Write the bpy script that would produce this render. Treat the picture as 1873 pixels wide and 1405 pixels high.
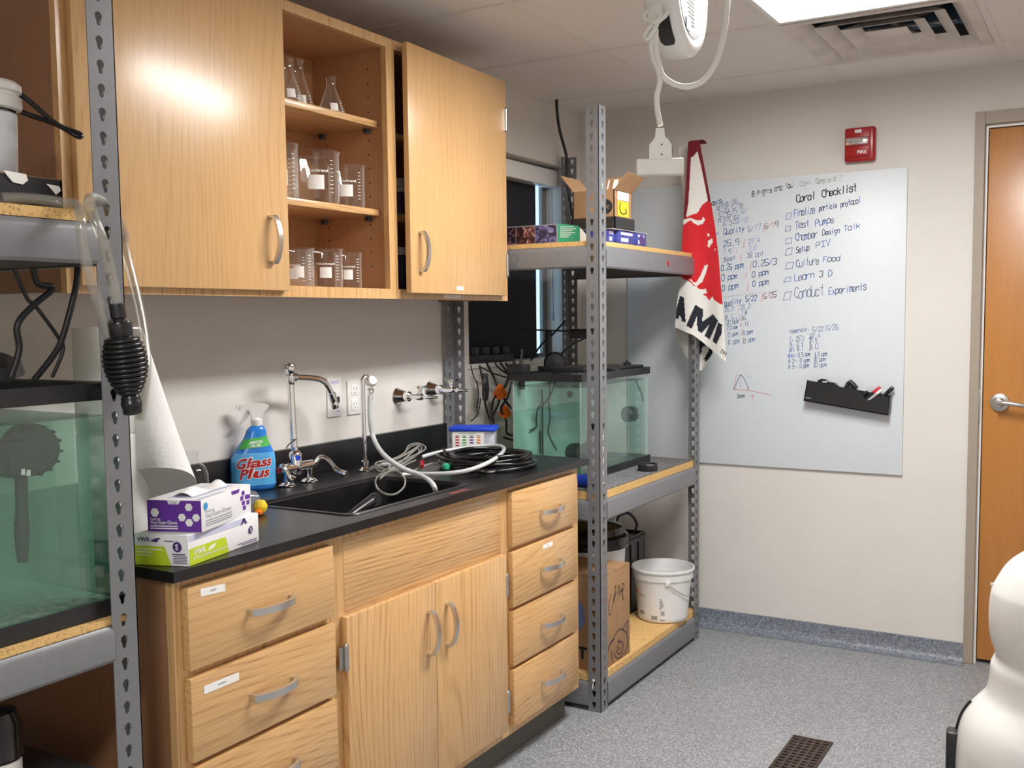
import bpy, bmesh, math, random
from mathutils import Vector, Matrix
for o in list(bpy.data.objects): bpy.data.objects.remove(o)
S = bpy.context.scene
COL = S.collection
# ------------------------------------------------------------------ camera, world, light, exposure
cam_d = bpy.data.cameras.new('camera')
cam = bpy.data.objects.new('camera', cam_d); COL.objects.link(cam); S.camera = cam
cam_d.sensor_width = 36.0
cam_d.lens = 1891.33 / 1873 * 36
cam_d.shift_y = 31.33 / 1873
cam_d.clip_start = 0.02
_yaw, _pit, _rol = 0.5311039, -0.0793395, 0.0112970
_Rz = Matrix.Rotation(_yaw, 3, 'Z'); _Rx = Matrix.Rotation(_pit, 3, 'X'); _Ry = Matrix.Rotation(_rol, 3, 'Y')
_R = _Rz @ _Rx @ _Ry
_M = Matrix((( _R[0][0], _R[0][2], -_R[0][1]), (_R[1][0], _R[1][2], -_R[1][1]), (_R[2][0], _R[2][2], -_R[2][1])))
cam.matrix_world = Matrix.Translation((2.20207, -4.40419, 1.39498)) @ _M.to_4x4()
W = bpy.data.worlds.new('sky'); S.world = W; W.use_nodes = True
W.node_tree.nodes['Background'].inputs[0].default_value = (0.45, 0.72, 0.95, 1)
W.node_tree.nodes['Background'].inputs[1].default_value = 2.2
S.view_settings.view_transform = 'Standard'; S.view_settings.look = 'None'
S.view_settings.gamma = 1.0; S.view_settings.use_curve_mapping = False
S.view_settings.exposure = 0.0
LAMP = 55.0         # radiance of the ceiling troffer lenses
ZC = 2.343          # ceiling height
XR, YF = 3.05, -7.1 # unseen right wall, wall behind the camera
YAW = _yaw
S.cycles.transparent_max_bounces = 64; S.cycles.max_bounces = 12; S.cycles.diffuse_bounces = 6

# ------------------------------------------------------------------ materials
MATS = {}
def new_mat(name):
    m = bpy.data.materials.new(name); m.use_nodes = True
    MATS[name] = m
    return m, m.node_tree.nodes, m.node_tree.links, m.node_tree.nodes['Principled BSDF']
def pm(name, col, rough=0.5, metal=0.0, noise=0.06, nscale=40, bump=0.0, bscale=200, coat=0.0, spec=0.5):
    """plain paint / plastic / metal with a little procedural mottling"""
    m, n, l, b = new_mat(name)
    b.inputs['Roughness'].default_value = rough; b.inputs['Metallic'].default_value = metal
    b.inputs['Specular IOR Level'].default_value = spec
    b.inputs['Coat Weight'].default_value = coat
    tc = n.new('ShaderNodeTexCoord'); nz = n.new('ShaderNodeTexNoise'); nz.inputs['Scale'].default_value = nscale
    nz.inputs['Detail'].default_value = 4
    l.new(tc.outputs['Object'], nz.inputs['Vector'])
    cr = n.new('ShaderNodeValToRGB')
    cr.color_ramp.elements[0].position = 0.3; cr.color_ramp.elements[1].position = 0.7
    cr.color_ramp.elements[0].color = tuple(c * (1 - noise) for c in col) + (1,)
    cr.color_ramp.elements[1].color = tuple(min(1, c * (1 + noise)) for c in col) + (1,)
    l.new(nz.outputs['Fac'], cr.inputs['Fac']); l.new(cr.outputs['Color'], b.inputs['Base Color'])
    if bump:
        n2 = n.new('ShaderNodeTexNoise'); n2.inputs['Scale'].default_value = bscale; n2.inputs['Detail'].default_value = 3
        l.new(tc.outputs['Object'], n2.inputs['Vector'])
        bp = n.new('ShaderNodeBump'); bp.inputs['Strength'].default_value = bump; bp.inputs['Distance'].default_value = 0.002
        l.new(n2.outputs['Fac'], bp.inputs['Height']); l.new(bp.outputs['Normal'], b.inputs['Normal'])
    return m
def wood(name, along, light, dark, rough=0.32, lines=45.0, warp=8.0, figure=0.7, pores=0.3, coat=0.55):
    """oak veneer: growth lines across the board warped into cathedrals, plus fine pores along the grain"""
    m, n, l, b = new_mat(name)
    b.inputs['Roughness'].default_value = rough; b.inputs['Coat Weight'].default_value = coat; b.inputs['Coat Roughness'].default_value = 0.24
    tc = n.new('ShaderNodeTexCoord'); oi = n.new('ShaderNodeObjectInfo'); ge = n.new('ShaderNodeNewGeometry')
    vm = n.new('ShaderNodeVectorMath'); vm.operation = 'SCALE'; vm.inputs[0].default_value = (13.0, 17.0, 7.0)
    l.new(oi.outputs['Random'], vm.inputs['Scale'])
    va = n.new('ShaderNodeVectorMath'); va.operation = 'ADD'
    l.new(tc.outputs['Object'], va.inputs[0]); l.new(vm.outputs[0], va.inputs[1])
    def mapped(a, c):
        mp = n.new('ShaderNodeMapping'); sc = [c, c, c]; sc['xyz'.index(along)] = a
        mp.inputs['Scale'].default_value = sc; l.new(va.outputs[0], mp.inputs['Vector']); return mp
    def math_(op, x, y=None, z=None):
        q = n.new('ShaderNodeMath'); q.operation = op
        for i, v in enumerate((x, y, z)):
            if v is None: continue
            if isinstance(v, (int, float)): q.inputs[i].default_value = v
            else: l.new(v, q.inputs[i])
        return q.outputs[0]
    mp1 = mapped(0.85, 3.0)
    n1 = n.new('ShaderNodeTexNoise'); n1.inputs['Scale'].default_value = 1.0; n1.inputs['Detail'].default_value = 0.8; n1.inputs['Roughness'].default_value = 0.4
    l.new(mp1.outputs[0], n1.inputs['Vector'])
    sp = n.new('ShaderNodeSeparateXYZ'); l.new(va.outputs[0], sp.inputs[0])
    ac = math_('ADD', sp.outputs['Z' if along == 'y' else 'Y'], math_('MULTIPLY', sp.outputs['X'], 0.7))
    ph = math_('MULTIPLY_ADD', n1.outputs['Fac'], warp, math_('MULTIPLY', ac, lines))
    sn = math_('SINE', math_('MULTIPLY', ph, 6.2832))
    mp2 = mapped(7.0, 230.0)
    n2 = n.new('ShaderNodeTexNoise'); n2.inputs['Scale'].default_value = 1.0; n2.inputs['Detail'].default_value = 2
    l.new(mp2.outputs[0], n2.inputs['Vector'])
    mp3 = mapped(0.5, 6.0); n3 = n.new('ShaderNodeTexNoise'); n3.inputs['Scale'].default_value = 1.0; l.new(mp3.outputs[0], n3.inputs['Vector'])
    def rng(src, a, b_, c=0.0, d=1.0):
        q = n.new('ShaderNodeMapRange'); q.inputs['From Min'].default_value = a; q.inputs['From Max'].default_value = b_; q.inputs['To Min'].default_value = c; q.inputs['To Max'].default_value = d
        l.new(src, q.inputs['Value']); return q.outputs[0]
    ln = rng(sn, 0.35, 1.0); po = rng(n2.outputs['Fac'], 0.40, 0.68); bd = rng(n3.outputs['Fac'], 0.35, 0.7)
    grain = math_('MULTIPLY', ln, rng(po, 0, 1, 0.35, 1.0))
    grain = math_('MULTIPLY', grain, math_('MULTIPLY', rng(bd, 0, 1, 0.25, 1.0), figure))
    fac = math_('MULTIPLY_ADD', po, pores, grain); fac = math_('MULTIPLY_ADD', bd, 0.10, fac)
    mx = n.new('ShaderNodeMix'); mx.data_type = 'RGBA'
    mx.inputs[6].default_value = light + (1,); mx.inputs[7].default_value = dark + (1,)
    l.new(fac, mx.inputs[0]); l.new(mx.outputs[2], b.inputs['Base Color'])
    bp = n.new('ShaderNodeBump'); bp.inputs['Strength'].default_value = 0.10; bp.inputs['Distance'].default_value = 0.001; bp.invert = True
    l.new(n2.outputs['Fac'], bp.inputs['Height']); l.new(bp.outputs['Normal'], b.inputs['Normal'])
    return m
def speckle(name, base, dk, lt, rough=0.45, scale=170):
    m, n, l, b = new_mat(name); b.inputs['Roughness'].default_value = rough
    tc = n.new('ShaderNodeTexCoord'); v = n.new('ShaderNodeTexVoronoi'); v.inputs['Scale'].default_value = scale
    l.new(tc.outputs['Object'], v.inputs['Vector'])
    sx = n.new('ShaderNodeSeparateColor'); l.new(v.outputs['Color'], sx.inputs[0])
    cr = n.new('ShaderNodeValToRGB'); cr.color_ramp.interpolation = 'CONSTANT'; e = cr.color_ramp.elements
    e[0].position = 0.0; e[0].color = dk + (1,); e[1].position = 0.3; e[1].color = base + (1,)
    q = e.new(0.78); q.color = lt + (1,)
    q = e.new(0.9); q.color = tuple(0.75 * c for c in base) + (1,)
    l.new(sx.outputs[0], cr.inputs['Fac'])
    nz = n.new('ShaderNodeTexNoise'); nz.inputs['Scale'].default_value = 3.0; nz.inputs['Detail'].default_value = 4
    l.new(tc.outputs['Object'], nz.inputs['Vector'])
    mr = n.new('ShaderNodeMapRange'); mr.inputs['To Min'].default_value = 0.86; mr.inputs['To Max'].default_value = 1.1
    l.new(nz.outputs['Fac'], mr.inputs['Value'])
    mx = n.new('ShaderNodeMix'); mx.data_type = 'RGBA'; mx.blend_type = 'MULTIPLY'; mx.inputs[0].default_value = 1
    l.new(cr.outputs['Color'], mx.inputs[6]); l.new(mr.outputs[0], mx.inputs[7]); l.new(mx.outputs[2], b.inputs['Base Color'])
    return m
def clear(name, tint=(1, 1, 1), gloss=1.0, edge=0.35, edge_col=(0.8, 0.85, 0.85), haze=0.0, haze_col=(0.8, 0.8, 0.8), rough=0.02):
    """thin clear wall: sees through, reflects by Fresnel, whitens at grazing edges; haze adds a milky diffuse share"""
    m, n, l, b = new_mat(name); n.remove(b); out = n['Material Output']
    tr = n.new('ShaderNodeBsdfTransparent'); tr.inputs[0].default_value = tint + (1,)
    gl = n.new('ShaderNodeBsdfGlossy'); gl.inputs['Roughness'].default_value = rough; gl.inputs[0].default_value = (gloss, gloss, gloss, 1)
    df = n.new('ShaderNodeBsdfDiffuse'); df.inputs[0].default_value = edge_col + (1,)
    hz = n.new('ShaderNodeBsdfDiffuse'); hz.inputs[0].default_value = haze_col + (1,)
    tc = n.new('ShaderNodeTexCoord'); nz = n.new('ShaderNodeTexNoise'); nz.inputs['Scale'].default_value = 9; nz.inputs['Detail'].default_value = 6
    l.new(tc.outputs['Object'], nz.inputs['Vector'])
    mr = n.new('ShaderNodeMapRange'); mr.inputs['To Min'].default_value = haze * 0.75; mr.inputs['To Max'].default_value = min(1, haze * 1.25)
    l.new(nz.outputs['Fac'], mr.inputs['Value'])
    a = n.new('ShaderNodeMixShader'); l.new(mr.outputs[0], a.inputs[0]); l.new(tr.outputs[0], a.inputs[1]); l.new(hz.outputs[0], a.inputs[2])
    lw = n.new('ShaderNodeLayerWeight'); lw.inputs[0].default_value = 0.25
    pw = n.new('ShaderNodeMath'); pw.operation = 'POWER'; pw.inputs[1].default_value = 2.5; l.new(lw.outputs['Facing'], pw.inputs[0])
    em = n.new('ShaderNodeMath'); em.operation = 'MULTIPLY'; em.inputs[1].default_value = edge; l.new(pw.outputs[0], em.inputs[0])
    c = n.new('ShaderNodeMixShader'); l.new(em.outputs[0], c.inputs[0]); l.new(a.outputs[0], c.inputs[1]); l.new(df.outputs[0], c.inputs[2])
    lf = n.new('ShaderNodeLayerWeight'); lf.inputs[0].default_value = 0.5
    fp = n.new('ShaderNodeMath'); fp.operation = 'POWER'; fp.inputs[1].default_value = 5; l.new(lf.outputs['Facing'], fp.inputs[0])
    fr = n.new('ShaderNodeMath'); fr.operation = 'MULTIPLY_ADD'; fr.inputs[1].default_value = 0.9; fr.inputs[2].default_value = 0.035; l.new(fp.outputs[0], fr.inputs[0])
    d = n.new('ShaderNodeMixShader'); l.new(fr.outputs[0], d.inputs[0]); l.new(c.outputs[0], d.inputs[1]); l.new(gl.outputs[0], d.inputs[2])
    l.new(d.outputs[0], out.inputs['Surface'])
    return m
def emit(name, col, strength):
    m, n, l, b = new_mat(name); n.remove(b); e = n.new('ShaderNodeEmission')
    e.inputs[0].default_value = col + (1,); e.inputs[1].default_value = strength
    l.new(e.outputs[0], n['Material Output'].inputs['Surface']); return m

OAKL, OAKD = (0.66, 0.40, 0.175), (0.37, 0.185, 0.062)
wood('oak_vertical', 'z', OAKL, OAKD, lines=44, warp=15, figure=0.85)
wood('oak_horizontal', 'y', OAKL, OAKD, lines=50, warp=14, figure=0.85)
wood('oak_bold', 'y', OAKL, (0.30, 0.14, 0.045), lines=84, warp=9, figure=1.35)
wood('oak_fine', 'z', OAKL, OAKD, lines=36, warp=13, figure=0.30, pores=0.22)
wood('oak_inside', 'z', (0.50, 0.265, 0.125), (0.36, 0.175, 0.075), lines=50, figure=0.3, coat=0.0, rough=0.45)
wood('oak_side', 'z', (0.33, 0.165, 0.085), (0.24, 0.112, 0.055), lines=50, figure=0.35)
wood('door_veneer', 'z', (0.47, 0.195, 0.042), (0.38, 0.14, 0.026), lines=14, warp=5, figure=0.5, rough=0.38)
pm('wall_paint', (0.67, 0.64, 0.605), 0.7, noise=0.02, nscale=6, bump=0.15, bscale=350)
pm('ceiling_tile', (0.76, 0.735, 0.71), 0.9, noise=0.05, nscale=180, bump=0.4, bscale=260)
pm('grid_paint', (0.72, 0.695, 0.67), 0.6)
pm('white_enamel', (0.80, 0.80, 0.79), 0.35, noise=0.02)
pm('diffuser_paint', (0.62, 0.57, 0.54), 0.45, noise=0.12, nscale=9)
pm('duct_dark', (0.06, 0.06, 0.07), 0.6)
pm('duct_metal', (0.30, 0.29, 0.30), 0.4, metal=0.6)
speckle('floor_vinyl', (0.285, 0.295, 0.31), (0.165, 0.18, 0.20), (0.43, 0.43, 0.425), scale=270)
speckle('base_vinyl', (0.185, 0.21, 0.25), (0.105, 0.122, 0.15), (0.29, 0.315, 0.345), scale=230)
pm('epoxy_black', (0.0095, 0.009, 0.0105), 0.30, noise=0.35, nscale=14)
pm('toe_rubber', (0.10, 0.095, 0.08), 0.6)
pm('rack_steel', (0.165, 0.168, 0.178), 0.38, noise=0.04, nscale=60, spec=0.6)
pm('rack_warm', (0.19, 0.18, 0.18), 0.4, noise=0.04, nscale=60)
pm('rack_dark', (0.075, 0.078, 0.088), 0.45, noise=0.05)
def chipboard():
    m, n, l, b = new_mat('chipboard'); b.inputs['Roughness'].default_value = 0.8
    tc = n.new('ShaderNodeTexCoord'); v = n.new('ShaderNodeTexVoronoi'); v.inputs['Scale'].default_value = 260
    l.new(tc.outputs['Object'], v.inputs['Vector']); sx = n.new('ShaderNodeSeparateColor'); l.new(v.outputs['Color'], sx.inputs[0])
    cr = n.new('ShaderNodeValToRGB'); e = cr.color_ramp.elements
    e[0].color = (0.42, 0.235, 0.08, 1); e[0].position = 0.0; e[1].color = (0.68, 0.43, 0.165, 1); e[1].position = 0.3
    l.new(sx.outputs[0], cr.inputs['Fac']); l.new(cr.outputs['Color'], b.inputs['Base Color'])
chipboard()
pm('nickel', (0.72, 0.71, 0.70), 0.28, metal=1.0, noise=0.03)
pm('chrome', (0.85, 0.85, 0.86), 0.07, metal=1.0, noise=0.02)
pm('steel_satin', (0.55, 0.54, 0.52), 0.33, metal=1.0)
pm('black_plastic', (0.015, 0.015, 0.017), 0.38, noise=0.2)
pm('black_matte', (0.012, 0.012, 0.015), 0.75, noise=0.2)
pm('black_gloss', (0.010, 0.010, 0.011), 0.13, noise=0.2)
pm('black_rubber', (0.012, 0.012, 0.013), 0.27, noise=0.2)
pm('dark_cord', (0.013, 0.013, 0.015), 0.45)
pm('grey_pump', (0.022, 0.022, 0.026), 0.55, noise=0.3, nscale=60)
pm('white_plastic', (0.78, 0.77, 0.74), 0.3, noise=0.015)
pm('bottle_white', (0.70, 0.73, 0.77), 0.3, noise=0.02)
pm('label_silver', (0.13, 0.135, 0.145), 0.4, noise=0.1)
pm('cream_plastic', (0.84, 0.82, 0.75), 0.4, noise=0.015)
pm('cord_white', (0.80, 0.78, 0.72), 0.45, noise=0.02)
pm('bucket_white', (0.74, 0.74, 0.74), 0.4, noise=0.02)
pm('milky_plastic', (0.70, 0.70, 0.68), 0.2, noise=0.01)
pm('paper_white', (0.84, 0.83, 0.81), 0.85, noise=0.015, bump=0.35, bscale=120)
pm('card_white', (0.80, 0.79, 0.80), 0.5, noise=0.015)
pm('label_white', (0.85, 0.84, 0.81), 0.6, noise=0.01)
pm('ink_grey', (0.28, 0.28, 0.30), 0.7)
pm('ink_lavender', (0.55, 0.56, 0.72), 0.6)
pm('purple', (0.13, 0.028, 0.32), 0.45)
pm('purple_dark', (0.075, 0.03, 0.16), 0.45)
pm('lime', (0.50, 0.62, 0.02), 0.45)
pm('green_print', (0.02, 0.30, 0.15), 0.45)
pm('cyan_print', (0.03, 0.33, 0.65), 0.45)
pm('spray_blue', (0.02, 0.19, 0.62), 0.2, noise=0.12, nscale=14)
pm('spray_sky', (0.10, 0.42, 0.80), 0.3, noise=0.25, nscale=18)
pm('spray_green', (0.06, 0.40, 0.07), 0.35, noise=0.2, nscale=20)
pm('print_red', (0.45, 0.012, 0.02), 0.45)
pm('worn_red', (0.22, 0.05, 0.045), 0.6, noise=0.6, nscale=120)
pm('alarm_red', (0.34, 0.008, 0.012), 0.3)
pm('flag_red', (0.55, 0.013, 0.02), 0.9, bump=0.3, bscale=700)
pm('flag_maroon', (0.16, 0.008, 0.016), 0.9)
pm('flag_white', (0.72, 0.70, 0.66), 0.9, noise=0.02, bump=0.3, bscale=700)
pm('flag_black', (0.012, 0.014, 0.022), 0.9)
pm('cardboard', (0.36, 0.205, 0.10), 0.8, noise=0.06, nscale=25)
pm('cardboard_dark', (0.22, 0.115, 0.055), 0.85)
pm('marker_ink_black', (0.02, 0.02, 0.025), 0.6)
pm('marker_ink_blue', (0.085, 0.19, 0.56), 0.6)
pm('marker_ink_cyan', (0.07, 0.28, 0.62), 0.6)
pm('marker_ink_navy', (0.15, 0.21, 0.42), 0.6)
pm('marker_ink_red', (0.66, 0.24, 0.23), 0.6)
pm('marker_ink_green', (0.54, 0.70, 0.63), 0.6)
pm('marker_ink_erased', (0.48, 0.52, 0.58), 0.6)
pm('board_glass', (0.64, 0.68, 0.715), 0.42, noise=0.01)
pm('glass_edge', (0.55, 0.66, 0.60), 0.2)
pm('frame_paint', (0.33, 0.275, 0.22), 0.5, noise=0.03)
pm('shade_fabric', (0.012, 0.012, 0.018), 0.8)
pm('window_frame', (0.20, 0.19, 0.19), 0.6)
pm('orange', (0.85, 0.16, 0.012), 0.5, noise=0.15)
pm('box_blue', (0.012, 0.055, 0.55), 0.35)
pm('navy_print', (0.02, 0.03, 0.12), 0.5)
pm('box_print_blue', (0.05, 0.06, 0.28), 0.45, noise=0.35, nscale=60)
pm('yellow', (0.80, 0.55, 0.02), 0.45)
pm('orange_print', (0.75, 0.20, 0.04), 0.6)
pm('rust_iron', (0.045, 0.028, 0.02), 0.6, noise=0.6, nscale=60)
pm('mat_grey', (0.13, 0.13, 0.135), 0.9, noise=0.45, nscale=90)
pm('sand', (0.14, 0.20, 0.16), 0.9, noise=0.6, nscale=90)
pm('beige_hose', (0.52, 0.42, 0.33), 0.4)
def photo_print(name, c0, c1, c2, scale):
    m, n, l, b = new_mat(name); b.inputs['Roughness'].default_value = 0.3
    tc = n.new('ShaderNodeTexCoord'); nz = n.new('ShaderNodeTexNoise'); nz.inputs['Scale'].default_value = scale; nz.inputs['Detail'].default_value = 6
    nz.inputs['Distortion'].default_value = 1.5
    l.new(tc.outputs['Object'], nz.inputs['Vector']); cr = n.new('ShaderNodeValToRGB'); e = cr.color_ramp.elements
    e[0].position = 0.45; e[0].color = c0 + (1,); e[1].position = 0.72; e[1].color = c2 + (1,); q = e.new(0.56); q.color = c1 + (1,)
    l.new(nz.outputs['Fac'], cr.inputs['Fac']); l.new(cr.outputs['Color'], b.inputs['Base Color'])
photo_print('print_coral_dark', (0.012, 0.01, 0.018), (0.08, 0.03, 0.05), (0.45, 0.3, 0.3), 45)
photo_print('print_coral_red', (0.03, 0.012, 0.015), (0.20, 0.06, 0.06), (0.6, 0.5, 0.42), 50)
photo_print('print_coral_violet', (0.02, 0.018, 0.06), (0.10, 0.09, 0.26), (0.42, 0.42, 0.7), 40)
clear('glass_thin', (0.98, 0.985, 0.985), edge=0.85, edge_col=(0.95, 0.93, 0.9))
clear('tank_glass', (0.975, 0.995, 0.988), edge=0.2, edge_col=(0.4, 0.6, 0.55))
clear('water_murky', (0.90, 0.975, 0.94), edge=0.0, haze=0.10, haze_col=(0.22, 0.46, 0.34), gloss=0.4)
clear('water_slice', (0.86, 0.96, 0.91), edge=0.0, haze=0.26, haze_col=(0.28, 0.52, 0.40), gloss=0.0)
clear('painted_reflection', (0.7, 0.9, 0.82), edge=0.0, haze=0.72, haze_col=(0.56, 0.84, 0.75), gloss=0.3)  # milky teal colour that paints in a bright pane reflection
clear('water_clear', (0.87, 0.985, 0.945), edge=0.0, haze=0.07, haze_col=(0.62, 0.9, 0.8), gloss=0.4)
clear('hose_clear', (0.93, 0.92, 0.9), edge=0.5, edge_col=(0.55, 0.53, 0.49), haze=0.14, haze_col=(0.6, 0.59, 0.55), rough=0.12)
clear('hose_milky', (0.9, 0.9, 0.88), edge=0.2, edge_col=(0.6, 0.62, 0.62), haze=0.75, haze_col=(0.66, 0.68, 0.68), rough=0.15)
clear('film_clear', (0.95, 0.95, 0.95), edge=0.3, haze=0.12, rough=0.08)
clear('tub_clear', (0.9, 0.9, 0.95), edge=0.25, haze=0.45, haze_col=(0.62, 0.64, 0.72), rough=0.1)
clear('window_glass', (0.95, 0.97, 0.98), edge=0.0)
emit('lamp_lens', (1.0, 0.985, 0.965), LAMP)

# ------------------------------------------------------------------ mesh helpers
def V(*a): return Vector(a)
class MB:
    def __init__(s): s.v = []; s.f = []; s.m = []
    def add(s, vs, fs, mat=0):
        o = len(s.v); s.v.extend([tuple(p) for p in vs])
        for f in fs: s.f.append(tuple(i + o for i in f)); s.m.append(mat)
        return s
    def box(s, x0, x1, y0, y1, z0, z1, bevel=0.0, mat=0, segs=2):
        if bevel <= 0:
            vs = [(x, y, z) for x in (x0, x1) for y in (y0, y1) for z in (z0, z1)]
            return s.add(vs, [(0, 1, 3, 2), (4, 6, 7, 5), (0, 4, 5, 1), (2, 3, 7, 6), (0, 2, 6, 4), (1, 5, 7, 3)], mat)
        bm = bmesh.new(); bmesh.ops.create_cube(bm, size=1)
        for v in bm.verts: v.co = ((x0 + x1) / 2 + v.co.x * (x1 - x0), (y0 + y1) / 2 + v.co.y * (y1 - y0), (z0 + z1) / 2 + v.co.z * (z1 - z0))
        bmesh.ops.bevel(bm, geom=list(bm.edges), offset=bevel, segments=segs, profile=0.5, affect='EDGES')
        bm.verts.index_update(); s.add([v.co[:] for v in bm.verts], [[v.index for v in f.verts] for f in bm.faces], mat); bm.free(); return s
    def obox(s, c, ax, ay, az, mat=0, bevel=0.0):
        """box from centre and three half-extent vectors"""
        t = MB(); t.box(-1, 1, -1, 1, -1, 1)
        if bevel:
            lx, ly, lz = Vector(ax).length, Vector(ay).length, Vector(az).length
            t = MB(); t.box(-lx, lx, -ly, ly, -lz, lz, bevel)
            ux, uy, uz = Vector(ax) / lx, Vector(ay) / ly, Vector(az) / lz
        else: ux, uy, uz = Vector(ax), Vector(ay), Vector(az)
        c = Vector(c)
        return s.add([c + ux * p[0] + uy * p[1] + uz * p[2] for p in t.v], t.f, mat)
    def tube(s, path, r, n=8, closed=False, mat=0, cap=True, flat=None):
        P = [Vector(p) for p in path]; N = len(P)
        rr = r if isinstance(r, (list, tuple)) else [r] * N
        tg = []
        for i in range(N):
            a = P[(i - 1) % N] if (closed or i > 0) else P[i]; b = P[(i + 1) % N] if (closed or i < N - 1) else P[i]
            d = b - a; tg.append(d.normalized() if d.length > 1e-9 else Vector((0, 0, 1)))
        u = tg[0].orthogonal().normalized(); vs = []
        for i in range(N):
            u = (u - tg[i] * u.dot(tg[i]));
            u = u.normalized() if u.length > 1e-6 else tg[i].orthogonal().normalized()
            w = tg[i].cross(u)
            for k in range(n):
                a = 2 * math.pi * k / n; vs.append(P[i] + (u * math.cos(a) + w * math.sin(a)) * rr[i])
        fs = []
        for i in range(N if closed else N - 1):
            j = (i + 1) % N
            for k in range(n): fs.append((i * n + k, i * n + (k + 1) % n, j * n + (k + 1) % n, j * n + k))
        if cap and not closed: fs.append(tuple(range(n - 1, -1, -1))); fs.append(tuple((N - 1) * n + k for k in range(n)))
        return s.add(vs, fs, mat)
    def lathe(s, prof, c=(0, 0, 0), ax=(0, 0, 1), n=32, mat=0, a0=0.0, a1=2 * math.pi, cap=False, sx=1.0):
        ax = Vector(ax).normalized(); u = ax.orthogonal().normalized()
        if abs(ax.z) > 0.99: u = Vector((1, 0, 0))
        w = ax.cross(u); c = Vector(c); full = abs(a1 - a0 - 2 * math.pi) < 1e-6; m = n if full else n + 1; vs = []
        for r, h in prof:
            for k in range(m):
                a = a0 + (a1 - a0) * k / n; vs.append(c + ax * h + (u * math.cos(a) * sx + w * math.sin(a)) * r)
        fs = []
        for i in range(len(prof) - 1):
            for k in range(n): k2 = (k + 1) % m; fs.append((i * m + k, i * m + k2, (i + 1) * m + k2, (i + 1) * m + k))
        if cap: fs.append(tuple(range(m - 1, -1, -1))); fs.append(tuple((len(prof) - 1) * m + k for k in range(m)))
        return s.add(vs, fs, mat)
    def grid(s, fn, nu, nv, mat=0, matfn=None):
        vs = [fn(i / nu, j / nv) for j in range(nv + 1) for i in range(nu + 1)]; o = len(s.v); s.v.extend([tuple(p) for p in vs])
        for j in range(nv):
            for i in range(nu):
                a = o + j * (nu + 1) + i; s.f.append((a, a + 1, a + nu + 2, a + nu + 1)); s.m.append(matfn((i + .5) / nu, (j + .5) / nv) if matfn else mat)
        return s
    def poly(s, pts, mat=0): return s.add(pts, [tuple(range(len(pts)))], mat)
    def prism(s, pts, vec, mat=0):
        n = len(pts); vec = Vector(vec); P = [Vector(p) for p in pts]
        return s.add(P + [p + vec for p in P], [tuple(range(n - 1, -1, -1)), tuple(range(n, 2 * n))] + [(i, (i + 1) % n, n + (i + 1) % n, n + i) for i in range(n)], mat)
def smooth_path(P, k=6, closed=False):
    P = [Vector(p) for p in P]; N = len(P); out = []
    rng = range(N if closed else N - 1)
    for i in rng:
        p0 = P[(i - 1) % N] if (closed or i > 0) else P[0]; p1 = P[i]; p2 = P[(i + 1) % N]; p3 = P[(i + 2) % N] if (closed or i + 2 < N) else P[-1]
        for t in range(k):
            t /= k; out.append(0.5 * ((2 * p1) + (p2 - p0) * t + (2 * p0 - 5 * p1 + 4 * p2 - p3) * t * t + (3 * p1 - p0 - 3 * p2 + p3) * t ** 3))
    if not closed: out.append(P[-1])
    return out
def link_props(o, label=None, cat=None, group=None, kind=None):
    if label: o['label'] = label
    if cat: o['category'] = cat
    if group: o['group'] = group
    if kind: o['kind'] = kind
    return o
def obj(name, mb, mats, parent=None, label=None, cat=None, group=None, kind=None, smooth=40):
    if isinstance(mats, str): mats = [mats]
    vs = [Vector(p) for p in mb.v]
    if parent is None:
        lo = [min(p[i] for p in vs) for i in range(3)]; hi = [max(p[i] for p in vs) for i in range(3)]
        org = Vector(((lo[0] + hi[0]) / 2, (lo[1] + hi[1]) / 2, lo[2])); loc = org
    else:
        org = Vector((0, 0, 0)); q = parent
        while q is not None: org += q.location; q = q.parent
        loc = Vector((0, 0, 0))
    me = bpy.data.meshes.new(name); me.from_pydata([p - org for p in vs], [], mb.f)
    for m in mats: me.materials.append(MATS[m])
    me.polygons.foreach_set('material_index', mb.m)
    bm = bmesh.new(); bm.from_mesh(me); bmesh.ops.recalc_face_normals(bm, faces=bm.faces); bm.to_mesh(me); bm.free()
    if smooth:
        me.polygons.foreach_set('use_smooth', [True] * len(me.polygons)); me.set_sharp_from_angle(angle=math.radians(smooth))
    me.update()
    o = bpy.data.objects.new(name, me); o.location = loc; COL.objects.link(o)
    if parent is not None: o.parent = parent
    return link_props(o, label, cat, group, kind)
def thing(name, loc, label, cat, group=None):
    o = bpy.data.objects.new(name, None); o.empty_display_size = 0.05; o.location = loc; COL.objects.link(o)
    return link_props(o, label, cat, group)
def dup(root, loc, label, group=None, rotz=0.0):
    r = root.copy(); COL.objects.link(r); r.location = loc; r.rotation_euler = (0, 0, rotz); r['label'] = label
    if group: r['group'] = group
    for ch in list(root.children):
        c = ch.copy(); COL.objects.link(c); c.parent = r
        for g in ch.children:
            d = g.copy(); COL.objects.link(d); d.parent = c
    return r
def struct(name, mb, mats, parent=None, smooth=0):
    return obj(name, mb, mats, parent, kind='structure', smooth=smooth)
_fc = {}
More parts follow.
